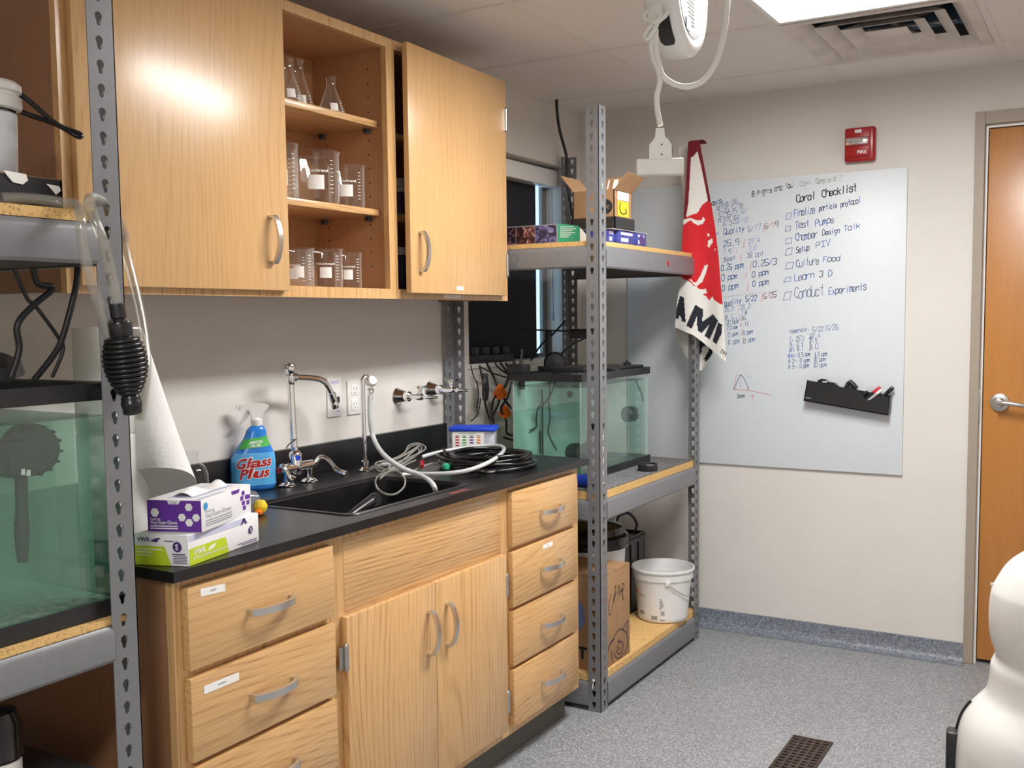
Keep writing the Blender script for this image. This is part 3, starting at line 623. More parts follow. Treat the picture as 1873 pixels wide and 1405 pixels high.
# ------------------------------------------------------------------ measured paths of hoses and cables (metres)
LN = {
 'drain_tube': [(0.135, -1.783, 1.158), (0.137, -1.788, 1.074), (0.15, -1.787, 1.016), (0.272, -1.896, 0.985), (0.344, -1.902, 0.95), (0.407, -1.898, 0.932), (0.493, -1.964, 0.926), (0.509, -1.966, 0.905), (0.446, -1.873, 0.86)],
 'grey_loop': [(0.167, -1.548, 0.93), (0.193, -1.494, 0.94), (0.248, -1.406, 0.95), (0.332, -1.36, 0.957), (0.412, -1.417, 0.96), (0.491, -1.567, 0.96), (0.544, -1.74, 0.955), (0.515, -1.819, 0.94), (0.434, -1.846, 0.93), (0.334, -1.833, 0.925), (0.215, -1.758, 0.93), (0.16, -1.757, 0.93)],
 'thin1': [(0.142, -1.798, 0.92), (0.146, -1.725, 0.925), (0.12, -1.599, 0.941), (0.1, -1.518, 0.959), (0.11, -1.48, 0.959), (0.13, -1.502, 0.945), (0.199, -1.645, 0.94), (0.236, -1.786, 0.935), (0.249, -1.874, 0.93), (0.183, -1.816, 0.925), (0.144, -1.737, 0.93), (0.157, -1.665, 0.94), (0.13, -1.528, 0.956), (0.16, -1.563, 0.943), (0.259, -1.787, 0.94), (0.285, -1.907, 0.93), (0.298, -1.937, 0.925)],
 'thin2': [(0.23, -1.793, 0.925), (0.303, -1.853, 0.924), (0.359, -1.907, 0.915), (0.4, -1.972, 0.904), (0.42, -2.041, 0.897), (0.43, -2.103, 0.909), (0.42, -2.124, 0.93), (0.286, -1.955, 0.92), (0.257, -1.884, 0.925), (0.273, -1.836, 0.93), (0.241, -1.729, 0.935), (0.217, -1.655, 0.935)],
 'thin3': [(0.327, -1.852, 0.922), (0.296, -1.742, 0.926), (0.29, -1.666, 0.93), (0.33, -1.631, 0.928), (0.411, -1.657, 0.924), (0.491, -1.688, 0.921), (0.528, -1.683, 0.921), (0.529, -1.644, 0.921)],
 'c1': [(0.06, -1.067, 1.22), (0.072, -1.067, 1.178), (0.084, -1.063, 1.153), (0.066, -1.024, 1.104), (0.078, -1.045, 1.042), (0.06, -1.045, 1.014), (0.072, -1.091, 1.008)],
 'c2': [(0.06, -1.004, 1.217), (0.072, -0.997, 1.149), (0.084, -1.006, 1.075), (0.066, -0.954, 1.017), (0.078, -0.95, 0.982)],
 'c3': [(0.06, -0.951, 1.224), (0.072, -0.919, 1.166), (0.084, -0.902, 1.118), (0.066, -0.822, 1.066), (0.078, -0.791, 1.03)],
 'c4': [(0.06, -0.992, 1.208), (0.072, -0.91, 1.179), (0.084, -0.812, 1.156)],
 'c5': [(0.06, -0.847, 1.219), (0.072, -0.812, 1.178), (0.084, -0.829, 1.157), (0.066, -0.847, 1.105), (0.078, -0.926, 1.085), (0.06, -0.919, 1.036), (0.072, -0.944, 0.986)],
 'c6': [(0.06, -0.804, 1.217), (0.072, -0.791, 1.173), (0.084, -0.834, 1.14), (0.066, -0.852, 1.092), (0.078, -0.907, 1.046), (0.06, -0.907, 1.013), (0.072, -0.923, 0.984)],
 'c7': [(0.06, -0.758, 1.135), (0.072, -0.815, 1.076), (0.084, -0.887, 1.038), (0.066, -0.816, 0.983), (0.078, -0.832, 0.936), (0.06, -0.745, 0.915)],
 'c8': [(0.06, -0.889, 1.221), (0.072, -0.868, 1.196), (0.084, -0.803, 1.165)],
 'c9': [(0.06, -0.829, 0.917), (0.072, -0.801, 0.906), (0.084, -0.782, 0.9)],
 'ceil_cord': [(0.06, -0.346, 2.346), (0.062, -0.345, 2.29), (0.065, -0.327, 2.211), (0.068, -0.272, 2.111), (0.07, -0.272, 2.028), (0.075, -0.262, 1.933), (0.08, -0.236, 1.851), (0.1, -0.233, 1.741)],
 't1': [(0.312, -0.9, 1.17), (0.309, -0.9, 1.089), (0.252, -0.88, 1.05), (0.22, -0.85, 1.003), (0.197, -0.85, 0.969), (0.156, -0.9, 0.959)],
 't2': [(0.161, -0.8, 1.113), (0.188, -0.8, 1.041), (0.194, -0.8, 0.942), (0.208, -0.8, 0.842)],
 't3': [(0.28, -0.85, 1.07), (0.286, -0.85, 1.006), (0.278, -0.85, 0.947), (0.314, -0.85, 0.88)],
 't4': [(0.205, -0.82, 0.934), (0.225, -0.82, 0.95), (0.18, -0.82, 0.904), (0.169, -0.82, 0.859)],
 't5': [(0.343, -0.9, 1.166), (0.319, -0.9, 1.106), (0.264, -0.88, 1.05)],
 't6': [(0.4, -0.275, 1.123), (0.4, -0.21, 1.057), (0.4, -0.198, 1.025)],
 'B_arm': [(0.231, -0.75, 1.344), (0.232, -0.75, 1.2)],
 'B_rod': [(0.15, -0.75, 1.351), (0.396, -0.75, 1.343)],
 'B_diag': [(0.149, -0.75, 1.252), (0.307, -0.75, 1.383)],
 'B_cab': [(0.244, -0.75, 1.235), (0.299, -0.75, 1.27), (0.343, -0.75, 1.309)],
 'h1': [(0.6, -3.339, 1.604), (0.6, -3.279, 1.608), (0.62, -3.241, 1.604), (0.655, -3.235, 1.597), (0.685, -3.251, 1.572), (0.69, -3.252, 1.526), (0.69, -3.241, 1.471), (0.69, -3.222, 1.415), (0.685, -3.199, 1.349), (0.69, -3.182, 1.291)],
 'h2': [(0.58, -3.074, 1.551), (0.6, -3.107, 1.588), (0.63, -3.159, 1.609), (0.655, -3.203, 1.613), (0.675, -3.224, 1.6), (0.69, -3.228, 1.573), (0.7, -3.22, 1.536), (0.7, -3.206, 1.481), (0.7, -3.198, 1.432)],
 'h3': [(0.57, -3.075, 1.566), (0.58, -3.073, 1.52), (0.6, -3.075, 1.463), (0.63, -3.086, 1.396), (0.66, -3.105, 1.336), (0.68, -3.125, 1.287), (0.69, -3.149, 1.222)],
 'bulb': [(0.7, -3.197, 1.429), (0.7, -3.195, 1.404), (0.7, -3.194, 1.402), (0.7, -3.193, 1.376), (0.7, -3.173, 1.247), (0.7, -3.172, 1.235)],
 'cableA1': [(0.55, -3.287, 1.493), (0.55, -3.264, 1.441), (0.55, -3.248, 1.427), (0.55, -3.207, 1.373), (0.55, -3.197, 1.348), (0.55, -3.222, 1.3)],
 'cableA2': [(0.55, -3.25, 1.494), (0.55, -3.241, 1.466), (0.55, -3.212, 1.459), (0.55, -3.254, 1.427), (0.55, -3.285, 1.394), (0.55, -3.284, 1.351), (0.55, -3.302, 1.304)],
 'cableA3': [(0.55, -3.159, 1.499), (0.55, -3.166, 1.457), (0.55, -3.196, 1.373), (0.55, -3.217, 1.339), (0.55, -3.258, 1.297)],
 'strap': [(0.52, -3.245, 1.803), (0.53, -3.221, 1.784), (0.54, -3.18, 1.753), (0.55, -3.143, 1.742), (0.55, -3.146, 1.736), (0.53, -3.173, 1.755), (0.52, -3.215, 1.765), (0.51, -3.252, 1.775)],
}
WB = [
 ('oals:', 0.646, 1.88, 0.699, 1.887, 0.023, 'b'),
 ('pH>8.05', 0.67, 1.861, 0.762, 1.883, 0.02, 'b'),
 ('T~25.5/78', 0.675, 1.84, 0.785, 1.861, 0.021, 'b'),
 ('S~35/2.5%', 0.678, 1.82, 0.803, 1.84, 0.021, 'b'),
 ('NO2:NO3=0', 0.678, 1.802, 0.77, 1.815, 0.016, 'b'),
 ('NO3~5-10', 0.699, 1.784, 0.806, 1.803, 0.018, 'b'),
 ('r', 0.671, 1.751, 0.681, 1.753, 0.013, 'b'),
 ('Quality', 0.702, 1.749, 0.791, 1.759, 0.025, 'b'),
 ('5/17', 0.809, 1.758, 0.865, 1.766, 0.021, 'b'),
 ('|', 0.871, 1.757, 0.876, 1.758, 0.025, 'r'),
 ('5/19', 0.883, 1.766, 0.938, 1.773, 0.022, 'r'),
 ('25.9', 0.7, 1.699, 0.768, 1.705, 0.025, 'c'),
 ('|', 0.783, 1.694, 0.789, 1.695, 0.03, 'r'),
 ('27.4', 0.812, 1.705, 0.859, 1.71, 0.021, 'b'),
 ('7.9', 0.697, 1.665, 0.732, 1.666, 0.021, 'c'),
 ('|', 0.755, 1.668, 0.759, 1.668, 0.018, 'r'),
 ('7.11', 0.815, 1.675, 0.848, 1.677, 0.02, 'b'),
 ('35ppt', 0.698, 1.632, 0.755, 1.643, 0.018, 'b'),
 ('|', 0.772, 1.637, 0.776, 1.637, 0.023, 'r'),
 ('38 ppt', 0.804, 1.646, 0.878, 1.655, 0.02, 'b'),
 ('0.25 ppm', 0.691, 1.595, 0.789, 1.606, 0.024, 'c'),
 ('|', 0.813, 1.596, 0.817, 1.595, 0.032, 'r'),
 ('0.25/3', 0.833, 1.607, 0.932, 1.614, 0.025, 'b'),
 ('0 ppm', 0.693, 1.55, 0.762, 1.56, 0.025, 'c'),
 ('|', 0.795, 1.559, 0.799, 1.559, 0.025, 'r'),
 ('0 ppm', 0.829, 1.563, 0.899, 1.573, 0.022, 'b'),
 ('0 ppm', 0.696, 1.507, 0.766, 1.517, 0.025, 'c'),
 ('|', 0.8, 1.508, 0.804, 1.508, 0.033, 'r'),
 ('0 ppm', 0.831, 1.523, 0.9, 1.532, 0.023, 'b'),
 ('Quality', 0.707, 1.437, 0.78, 1.453, 0.023, 'b'),
 ('5/22', 0.801, 1.458, 0.849, 1.463, 0.023, 'b'),
 ('|', 0.865, 1.462, 0.869, 1.462, 0.027, 'r'),
 ('5/25', 0.88, 1.468, 0.933, 1.475, 0.022, 'r'),
 ('25.2', 0.707, 1.416, 0.747, 1.421, 0.018, 'c'),
 ('|', 0.764, 1.421, 0.769, 1.421, 0.02, 'r'),
 ('25.2', 0.777, 1.426, 0.821, 1.43, 0.019, 'b'),
 ('7.8', 0.783, 1.399, 0.806, 1.403, 0.018, 'b'),
 ('|', 0.767, 1.398, 0.771, 1.398, 0.015, 'r'),
 ('8.1', 0.711, 1.382, 0.741, 1.386, 0.02, 'c'),
 ('2.4', 0.742, 1.377, 0.765, 1.379, 0.011, 'b'),
 ('|', 0.77, 1.38, 0.774, 1.38, 0.015, 'r'),
 ('35', 0.779, 1.378, 0.801, 1.38, 0.015, 'b'),
 ('20 ppm', 0.715, 1.36, 0.77, 1.366, 0.016, 'c'),
 ('<.12', 0.778, 1.352, 0.814, 1.356, 0.014, 'b'),
 ('Coral', 1.016, 1.866, 1.093, 1.878, 0.03, 'k'),
 ('Checklist', 1.122, 1.882, 1.259, 1.897, 0.03, 'k'),
 ('8.Rights and foul', 0.826, 1.906, 1.01, 1.934, 0.022, 'g'),
 ('Cork', 1.03, 1.933, 1.078, 1.937, 0.02, 'g'),
 ('Complete 2', 1.095, 1.939, 1.197, 1.947, 0.02, 'g'),
 ('Finalize', 1.007, 1.81, 1.091, 1.82, 0.03, 'b'),
 ('particle', 1.111, 1.828, 1.182, 1.836, 0.022, 'b'),
 ('protocol', 1.198, 1.836, 1.277, 1.851, 0.023, 'b'),
 ('Test', 1.012, 1.759, 1.07, 1.767, 0.027, 'b'),
 ('Pumps', 1.097, 1.766, 1.171, 1.777, 0.028, 'b'),
 ('Chamber', 1.015, 1.706, 1.104, 1.72, 0.03, 'b'),
 ('Design', 1.126, 1.726, 1.195, 1.733, 0.022, 'b'),
 ('Talk', 1.213, 1.738, 1.276, 1.75, 0.023, 'b'),
 ('Setup', 1.018, 1.659, 1.071, 1.668, 0.025, 'b'),
 ('PIV', 1.1, 1.674, 1.157, 1.685, 0.025, 'b'),
 ('Culture', 1.018, 1.597, 1.111, 1.61, 0.03, 'n'),
 ('Food', 1.13, 1.617, 1.197, 1.62, 0.023, 'b'),
 ('Learn', 1.012, 1.541, 1.091, 1.551, 0.028, 'b'),
 ('3 D', 1.114, 1.555, 1.166, 1.556, 0.027, 'b'),
 ('Conduct', 1.013, 1.466, 1.132, 1.48, 0.043, 'n'),
 ('Experiments', 1.155, 1.483, 1.303, 1.496, 0.029, 'b'),
 ('2.0 ppm', 0.719, 1.337, 0.765, 1.343, 0.016, 'c'),
 ('|', 0.776, 1.349, 0.78, 1.349, 0.017, 'r'),
 ('0 ppm', 0.723, 1.306, 0.768, 1.313, 0.017, 'c'),
 ('|', 0.778, 1.315, 0.782, 1.315, 0.022, 'r'),
 ('0 ppm', 0.792, 1.313, 0.833, 1.323, 0.017, 'b'),
 ('0 ppm', 0.725, 1.273, 0.774, 1.28, 0.02, 'c'),
 ('|', 0.783, 1.274, 0.787, 1.274, 0.026, 'r'),
 ('0 ppm', 0.793, 1.28, 0.841, 1.289, 0.017, 'b'),
 ('reservoir:', 0.993, 1.321, 1.074, 1.33, 0.018, 'b'),
 ('5/22|5/25', 1.09, 1.326, 1.193, 1.337, 0.021, 'b'),
 ('T: 25°c', 0.992, 1.286, 1.056, 1.293, 0.019, 'b'),
 ('|', 1.065, 1.253, 1.069, 1.253, 0.058, 'n'),
 ('22.4', 1.076, 1.302, 1.12, 1.304, 0.016, 'b'),
 ('S: 2.4', 0.995, 1.265, 1.05, 1.271, 0.018, 'b'),
 ('31.5', 1.076, 1.281, 1.109, 1.285, 0.016, 'b'),
 ('pH: 8.1', 0.993, 1.242, 1.05, 1.25, 0.02, 'b'),
 ('8.0', 1.079, 1.253, 1.112, 1.257, 0.02, 'b'),
 ('NH4+: 0.5 ppm', 0.987, 1.215, 1.08, 1.227, 0.017, 'b'),
 ('|', 1.085, 1.186, 1.09, 1.186, 0.053, 'n'),
 ('1.5 ppm', 1.099, 1.225, 1.149, 1.228, 0.017, 'b'),
 ('NO2-: 0 ppm', 0.99, 1.194, 1.077, 1.201, 0.016, 'b'),
 ('0 ppm', 1.102, 1.202, 1.144, 1.205, 0.017, 'b'),
 ('NO3-: 0 ppm', 0.99, 1.17, 1.075, 1.178, 0.016, 'b'),
 ('0 ppm', 1.102, 1.178, 1.148, 1.183, 0.017, 'b'),
 ('2ppm', 0.765, 1.04, 0.798, 1.043, 0.016, 'k'),
 ('T', 0.827, 1.03, 0.842, 1.031, 0.024, 'r'),
]
WS = [
 ('n', [(0.977, 1.825), (0.996, 1.827), (0.992, 1.802), (0.972, 1.799), (0.977, 1.825)]),
 ('n', [(0.974, 1.771), (0.993, 1.773), (0.991, 1.752), (0.97, 1.751), (0.974, 1.771)]),
 ('n', [(0.974, 1.72), (0.999, 1.723), (0.997, 1.7), (0.973, 1.698), (0.974, 1.72)]),
 ('n', [(0.977, 1.677), (1.001, 1.681), (0.999, 1.654), (0.971, 1.649), (0.977, 1.677)]),
 ('n', [(0.979, 1.618), (1.007, 1.62), (1.002, 1.594), (0.972, 1.592), (0.979, 1.618)]),
 ('n', [(0.977, 1.556), (0.997, 1.558), (0.994, 1.539), (0.965, 1.538), (0.977, 1.556)]),
 ('n', [(0.973, 1.494), (0.999, 1.498), (0.993, 1.464), (0.965, 1.461), (0.973, 1.494)]),
 ('e', [(0.706, 1.481), (0.829, 1.492), (0.945, 1.502)]),
 ('n', [(0.752, 1.076), (0.76, 1.096), (0.768, 1.115), (0.775, 1.135), (0.782, 1.14), (0.791, 1.133), (0.8, 1.118), (0.811, 1.093), (0.818, 1.073)]),
 ('g', [(0.806, 1.128), (0.815, 1.134), (0.825, 1.132), (0.833, 1.114), (0.839, 1.091)]),
 ('r', [(0.748, 1.076), (0.818, 1.074), (0.859, 1.066), (0.915, 1.057)]),
 ('r', [(0.75, 1.078), (0.758, 1.112), (0.762, 1.143)]),
 ('n', [(0.781, 1.135), (0.781, 1.13)]),
 ('n', [(0.781, 1.123), (0.781, 1.119)]),
 ('n', [(0.781, 1.11), (0.78, 1.105)]),
 ('n', [(0.78, 1.095), (0.779, 1.088)]),
]
# ------------------------------------------------------------------ steel shelving
PITCH = 0.0414
def keyhole_cell(w, p, n=20):
    """outline pairs (rectangle point, hole point) for one cell; hole is a teardrop keyhole, wide end up"""
    ang = [2 * math.pi * k / n for k in range(n)]
    for c in ((w / 2, p / 2), (-w / 2, p / 2), (-w / 2, -p / 2), (w / 2, -p / 2)):
        a = math.atan2(c[1], c[0]) % (2 * math.pi); j = min(range(n), key=lambda i: abs((ang[i] - a + math.pi) % (2 * math.pi) - math.pi)); ang[j] = a
    out = []
    for a in sorted(ang):
        dx, dy = math.cos(a), math.sin(a)
        s = min((w / 2) / abs(dx) if abs(dx) > 1e-9 else 9, (p / 2) / abs(dy) if abs(dy) > 1e-9 else 9)
        r = 0.0
        while True:
            q = r + .0002; x, y = dx * q, dy * q
            if x * x + (y - .0045) ** 2 < .0078 ** 2 or x * x + (y + .0085) ** 2 < .0042 ** 2 or (abs(x) < .0042 + (y + .0085) * .16 and -.0085 <= y <= .0045): r = q
            else: break
        out.append(((dx * s, dy * s), (dx * r, dy * r)))
    return out
def flange(mb, f, w, z0, z1, th, off=.5):
    """f(a, z, t) maps across-width, height, thickness to world"""
    nc = int((z1 - z0) / PITCH); p = PITCH
    hw = min(w, 2 * min(off, 1 - off) * w)
    cell = keyhole_cell(hw, p); n = len(cell); ca = off * w
    lo, hi = ca - hw / 2, ca + hw / 2
    zt = z1
    for k in range(nc):
        zc = z1 - p * (k + .5); vs = []
        for t in (0, th):
            for o, h in cell: vs.append(f(ca + o[0], zc + o[1], t))
            for o, h in cell: vs.append(f(ca + h[0], zc + h[1], t))
        fs = []
        for i in range(n):
            j = (i + 1) % n
            fs += [(i, j, n + j, n + i), (2 * n + i, 2 * n + j, 3 * n + j, 3 * n + i), (n + i, n + j, 3 * n + j, 3 * n + i)]
        mb.add(vs, fs)
    zb = z1 - nc * p
    def slab(a0, a1, za, zb_):
        if a1 - a0 > 1e-5 and zb_ - za > 1e-5:
            for t in (0, th): mb.add([f(a0, za, t), f(a1, za, t), f(a1, zb_, t), f(a0, zb_, t)], [(0, 1, 2, 3)])
    slab(0, lo, zb, z1); slab(hi, w, zb, z1); slab(0, w, z0, zb)
    for a in (0, w): mb.add([f(a, z0, 0), f(a, z0, th), f(a, z1, th), f(a, z1, 0)], [(0, 1, 2, 3)])
    for z in (z0, z1): mb.add([f(0, z, 0), f(w, z, 0), f(w, z, th), f(0, z, th)], [(0, 1, 2, 3)])
def post(parent, cx, cy, sx, sy, z0, z1, wx=.049, wy=.056, mat='rack_steel'):
    m = MB(); th = .0022
    flange(m, lambda a, z, t: (cx + sx * a, cy + sy * t, z), wx, z0, z1, th, .56)
    flange(m, lambda a, z, t: (cx + sx * t, cy + sy * a, z), wy, z0, z1, th, .56)
    return obj('post', m, mat, parent, smooth=0)
def beam(parent, p0, p1, zt, h, outv, mat='rack_steel'):
    """channel beam with a rolled top lip; outv is the outward normal"""
    p0 = Vector(p0); p1 = Vector(p1); o = Vector(outv); m = MB()
    pr = [(-.030, zt - .001), (-.004, zt), (0, zt - .005), (.0035, zt - .014), (.0035, zt - h + .006), (0, zt - h), (-.014, zt - h + .0005)]
    vs = [];
    for P in (p0, p1):
        for d, z in pr: vs.append((P.x + o.x * d, P.y + o.y * d, z))
        for d, z in reversed(pr): vs.append((P.x + o.x * (d - .0018 if d > -.02 else d), P.y + o.y * (d - .0018 if d > -.02 else d), z - .0018 if d < 0 and z > zt - .02 else z))
    k = len(pr) * 2
    m.add(vs, [(i, (i + 1) % k, k + (i + 1) % k, k + i) for i in range(k)] + [tuple(range(k)), tuple(range(2 * k - 1, k - 1, -1))])
    mid = (p0 + p1) / 2
    for zz in (.62, .52, .2):
        c = Vector((mid.x, mid.y, zt - h * (1 - zz) + .0)) + o * .0035
        m.lathe([(0, .0012), (.003, .0009), (.0042, 0)], c, o, 8)
    return obj('beam', m, mat, parent, smooth=30)
# right-hand unit, in the corner by the window
BX0, BX1, BY0, BY1, BH = .03, .66, -1.1805, -.195, 2.115
t = thing('shelving_unit', (.34, -.69, 0), 'grey keyhole-post steel shelving unit in the corner by the whiteboard and window', 'shelving', 'steel shelving units')
post(t, BX1, BY0, -1, 1, 0, BH); post(t, BX1, BY1, -1, -1, 0, BH)
post(t, BX0, BY1, 1, -1, 0, BH); post(t, .02, -1.123, 1, -1, 0, BH)
for zt, hh in ((1.643, .075), (.757, .074), (.105, .088)):
    beam(t, (BX1 - .0005, BY0 + .054, 0), (BX1 - .0005, BY1 - .054, 0), zt, hh, (1, 0, 0))
    beam(t, (.075, BY0 + .0005, 0), (BX1 - .048, BY0 + .0005, 0), zt, hh, (0, -1, 0))
    beam(t, (.079, BY1 - .003, 0), (BX1 - .048, BY1 - .003, 0), zt, hh, (0, 1, 0))
for z0, z1 in ((1.644, 1.660), (.758, .786), (.106, .131)):
    m = MB().box(.073, BX1 - .007, BY0 + .008, BY1 - .008, z0, z1)
    obj('shelf_board', m, 'chipboard', t, smooth=0)
obj('sticker', MB().lathe([(0, .0008), (.013, .0008), (.0135, 0)], (BX1 + .0036, -.56, 1.605), (1, 0, 0), 14, sx=.8), 'print_red', t, label='small worn red sticker on the upper beam')
obj('cable_tie', MB().tube([(.632, BY0 - .001, .118), (.634, BY0 - .006, .112), (.629, BY0 - .008, .085)], .002, 6).lathe([(0, .006), (.0045, .005), (.0045, 0)], (.634, BY0 - .007, .114), (0, 0, 1), 8), 'white_plastic', t)
# left-hand unit, cropped by the frame
AX, AY = .64, -3.131
t = thing('shelving_unit', (.36, -3.7, 0), 'grey keyhole-post steel shelving unit cropped by the left edge, holding the murky tank', 'shelving', 'steel shelving units')
post(t, AX, AY, -1, -1, 0, BH); post(t, .05, AY, 1, -1, 0, BH)
post(t, AX, -4.25, -1, 1, 0, BH); post(t, .05, -4.25, 1, 1, 0, BH)
for zt, hh in ((1.572, .072), (.846, .066), (.33, .07)):
    beam(t, (AX - .0005, -4.196, 0), (AX - .0005, AY - .054, 0), zt, hh, (1, 0, 0))
    beam(t, (.1, AY - .003, 0), (AX - .05, AY - .003, 0), zt, hh, (0, 1, 0))
    beam(t, (.1, -4.247, 0), (AX - .05, -4.247, 0), zt, hh, (0, -1, 0))
for z0, z1 in ((1.5735, 1.5925), (.847, .859), (.331, .35)):
    obj('shelf_board', MB().box(.075, AX - .007, -4.24, AY - .008, z0, z1), 'chipboard', t, smooth=0)

# ------------------------------------------------------------------ fish tanks
def tank(t, x0, x1, y0, y1, z0, z1, rim, water, wmat, frame_mat='black_plastic'):
    g = .006
    m = MB()
    a, b = z0 + .012, z1 - .010
    m.box(x0, x1, y0, y0 + g, a, b).box(x0, x1, y1 - g, y1, a, b).box(x0, x0 + g, y0 + g, y1 - g, a, b).box(x1 - g, x1, y0 + g, y1 - g, a, b).box(x0 + g, x1 - g, y0 + g, y1 - g, a, a + g)
    obj('glass_panes', m, 'tank_glass', t, smooth=0)
    def ring(za, zb, o, i): 
        m = MB(); m.box(x0 - o, x0 + i, y0 - o, y1 + o, za, zb).box(x1 - i, x1 + o, y0 - o, y1 + o, za, zb).box(x0 + i, x1 - i, y0 - o, y0 + i, za, zb).box(x0 + i, x1 - i, y1 - i, y1 + o, za, zb); return m
    m = ring(z1 - rim, z1, .004, .003); r = ring(z1 - .010, z1 - .001, .0, .018); m.add(r.v, r.f)
    obj('top_rim', m, frame_mat, t, smooth=0)
    obj('base_rim', ring(z0, z0 + rim, .004, .003), frame_mat, t, smooth=0)
    e = MB()
    for x, y in ((x0, y0), (x1, y0), (x0, y1), (x1, y1)):
        sx = 1 if x == x0 else -1; sy = 1 if y == y0 else -1
        e.box(min(x + sx * g, x + sx * (g + .004)), max(x + sx * g, x + sx * (g + .004)), min(y + sy * g, y + sy * (g + .004)), max(y + sy * g, y + sy * (g + .004)), z0 + .02, z1 - .012)
    obj('silicone_seam', e, 'glass_edge', t, smooth=0)
    obj('water', MB().box(x0 + g + .0005, x1 - g - .0005, y0 + g + .0005, y1 - g - .0005, a + g + .0005, water), wmat, t, smooth=0)
t = thing('fish_tank', (.37, -3.52, .859), 'murky green glass fish tank with black rim on the left shelving unit', 'fish tank', 'black rimmed glass fish tanks')
t_murk = t
tank(t, .135, .612, -3.93, -3.139, .8595, 1.288, .031, 1.227, 'water_murky')
t = thing('fish_tank', (.36, -.70, .791), 'clear glass fish tank with black rim on the corner shelving unit', 'fish tank', 'black rimmed glass fish tanks')
tank(t, .208, .508, -1.019, -.386, .7915, 1.189, .028, 1.139, 'water_clear')
obj('painted_reflection', MB().box(.2152, .2158, -1.010, -.395, .812, 1.150), 'painted_reflection', t, label='pale teal painted reflection on the window-side pane', smooth=0)  # thin added sheet; the pane's bright internal reflection is put into its colour
def powerhead(name, c, ax, r, ln, label, group, stem=None, mat='grey_pump'):
    m = MB(); ax = Vector(ax).normalized(); c = Vector(c)
    m.lathe([(0, -ln / 2), (r * .75, -ln / 2), (r * .98, -ln * .36), (r, -ln * .1), (r, ln * .15), (r * .93, ln * .22), (r * .93, ln * .34), (r * .7, ln / 2), (0, ln / 2)], c, ax, 28)
    t = thing(name, (c.x, c.y, c.z - r), label, 'pump', group)
    obj('motor_housing', m, mat, t, smooth=35)
    g = MB()
    for k in range(14):
        a = 2 * math.pi * k / 14; u = ax.orthogonal().normalized(); w = ax.cross(u); d = u * math.cos(a) + w * math.sin(a)
        g.obox(c + ax * (ln * .28) + d * r * .93, d * r * .035, ax * ln * .2, ax.cross(d) * r * .05)
    obj('intake_grille', g, mat, t, smooth=0)
    return t
p = powerhead('circulation_pump', (.568, -3.284, 1.177), (1, -.15, 0), .046, .06, 'round dark circulation pump with a long down tube in the murky tank', 'submerged tank pumps')
m = MB(); m.tube([(.575, -3.309, 1.135), (.575, -3.311, 1.07), (.575, -3.312, 1.052)], [.0105, .0105, .012], 14).tube([(.575, -3.312, 1.055), (.575, -3.313, 1.03), (.575, -3.314, .985)], [.0135, .0125, .009], 14)
m.box(.535, .60, -3.345, -3.29, 1.135, 1.2, .01)
obj('down_tube', m, 'grey_pump', p)
g = MB().box(.597, .602, -3.325, -3.319, 1.14, 1.15).box(.597, .602, -3.315, -3.309, 1.137, 1.147); obj('vent_slot', g, 'label_white', p)
m = MB()
for xs in (.545, .50, .44, .36, .26): m.add([(xs, -3.922, .879), (xs, -3.1465, .879), (xs, -3.1465, 1.2265), (xs, -3.922, 1.2265)], [(0, 1, 2, 3)])
obj('suspended_murk', m, 'water_slice', t_murk, kind='stuff', smooth=0)
m = MB().box(.15, .596, -3.92, -3.15, .8785, .887)
obj('sand_bed', m, 'sand', bpy.data.objects['fish_tank'], kind='stuff')
powerhead('circulation_pump', (.40, -.845, .875), (.8, -.5, .1), .038, .075, 'ribbed black pump lying on the floor of the clear tank, nearer the window', 'submerged tank pumps', mat='black_plastic')
powerhead('circulation_pump', (.445, -.78, .882), (.75, .5, .1), .040, .075, 'ribbed black pump on the floor of the clear tank, against the near front corner', 'submerged tank pumps', mat='black_plastic')
powerhead('circulation_pump', (.455, -.465, .995), (.3, .95, 0), .033, .055, 'round dark pump hanging high at the far end of the clear tank', 'submerged tank pumps')
def tubeobj(name, pts, r, mat, label=None, cat=None, group=None, parent=None, k=6, n=8, smooth=60):
    return obj(name, MB().tube(smooth_path(pts, k), r, n), mat, parent, label, cat, group, smooth=smooth)
for q, lab in (('t1', 'thin black cord crossing the near pane inside the clear tank'), ('t2', 'black cord hanging straight down inside the clear tank, left side'), ('t3', 'black cord running down to the ribbed pumps in the clear tank'), ('t4', 'short kinked black cord low inside the clear tank'), ('t5', 'black cord sloping from the rim at the middle of the clear tank'), ('t6', 'short cord above the pump at the far end of the clear tank')):
    tubeobj('pump_cord', [(max(x, .225), y, z) for x, y, z in LN[q]], .0034, 'dark_cord', lab, 'cable', 'cords in the clear tank')
m = MB().tube([(.232, -.975, 1.155), (.238, -.975, .90)], .0085, 12); h = thing('aquarium_heater', (.235, -.975, .89), 'clear upright heater tube near the left pane of the clear tank', 'aquarium heater')
obj('glass_tube', m, 'glass_thin', h); obj('cap', MB().tube([(.2325, -.975, 1.125), (.232, -.975, 1.165)], .0125, 12), 'black_plastic', h)
obj('suction_cup', MB().lathe([(0, .012), (.009, .010), (.013, 0), (0, 0)], (.455, -1.008, 1.115), (0, 1, 0), 16), 'black_rubber', h)
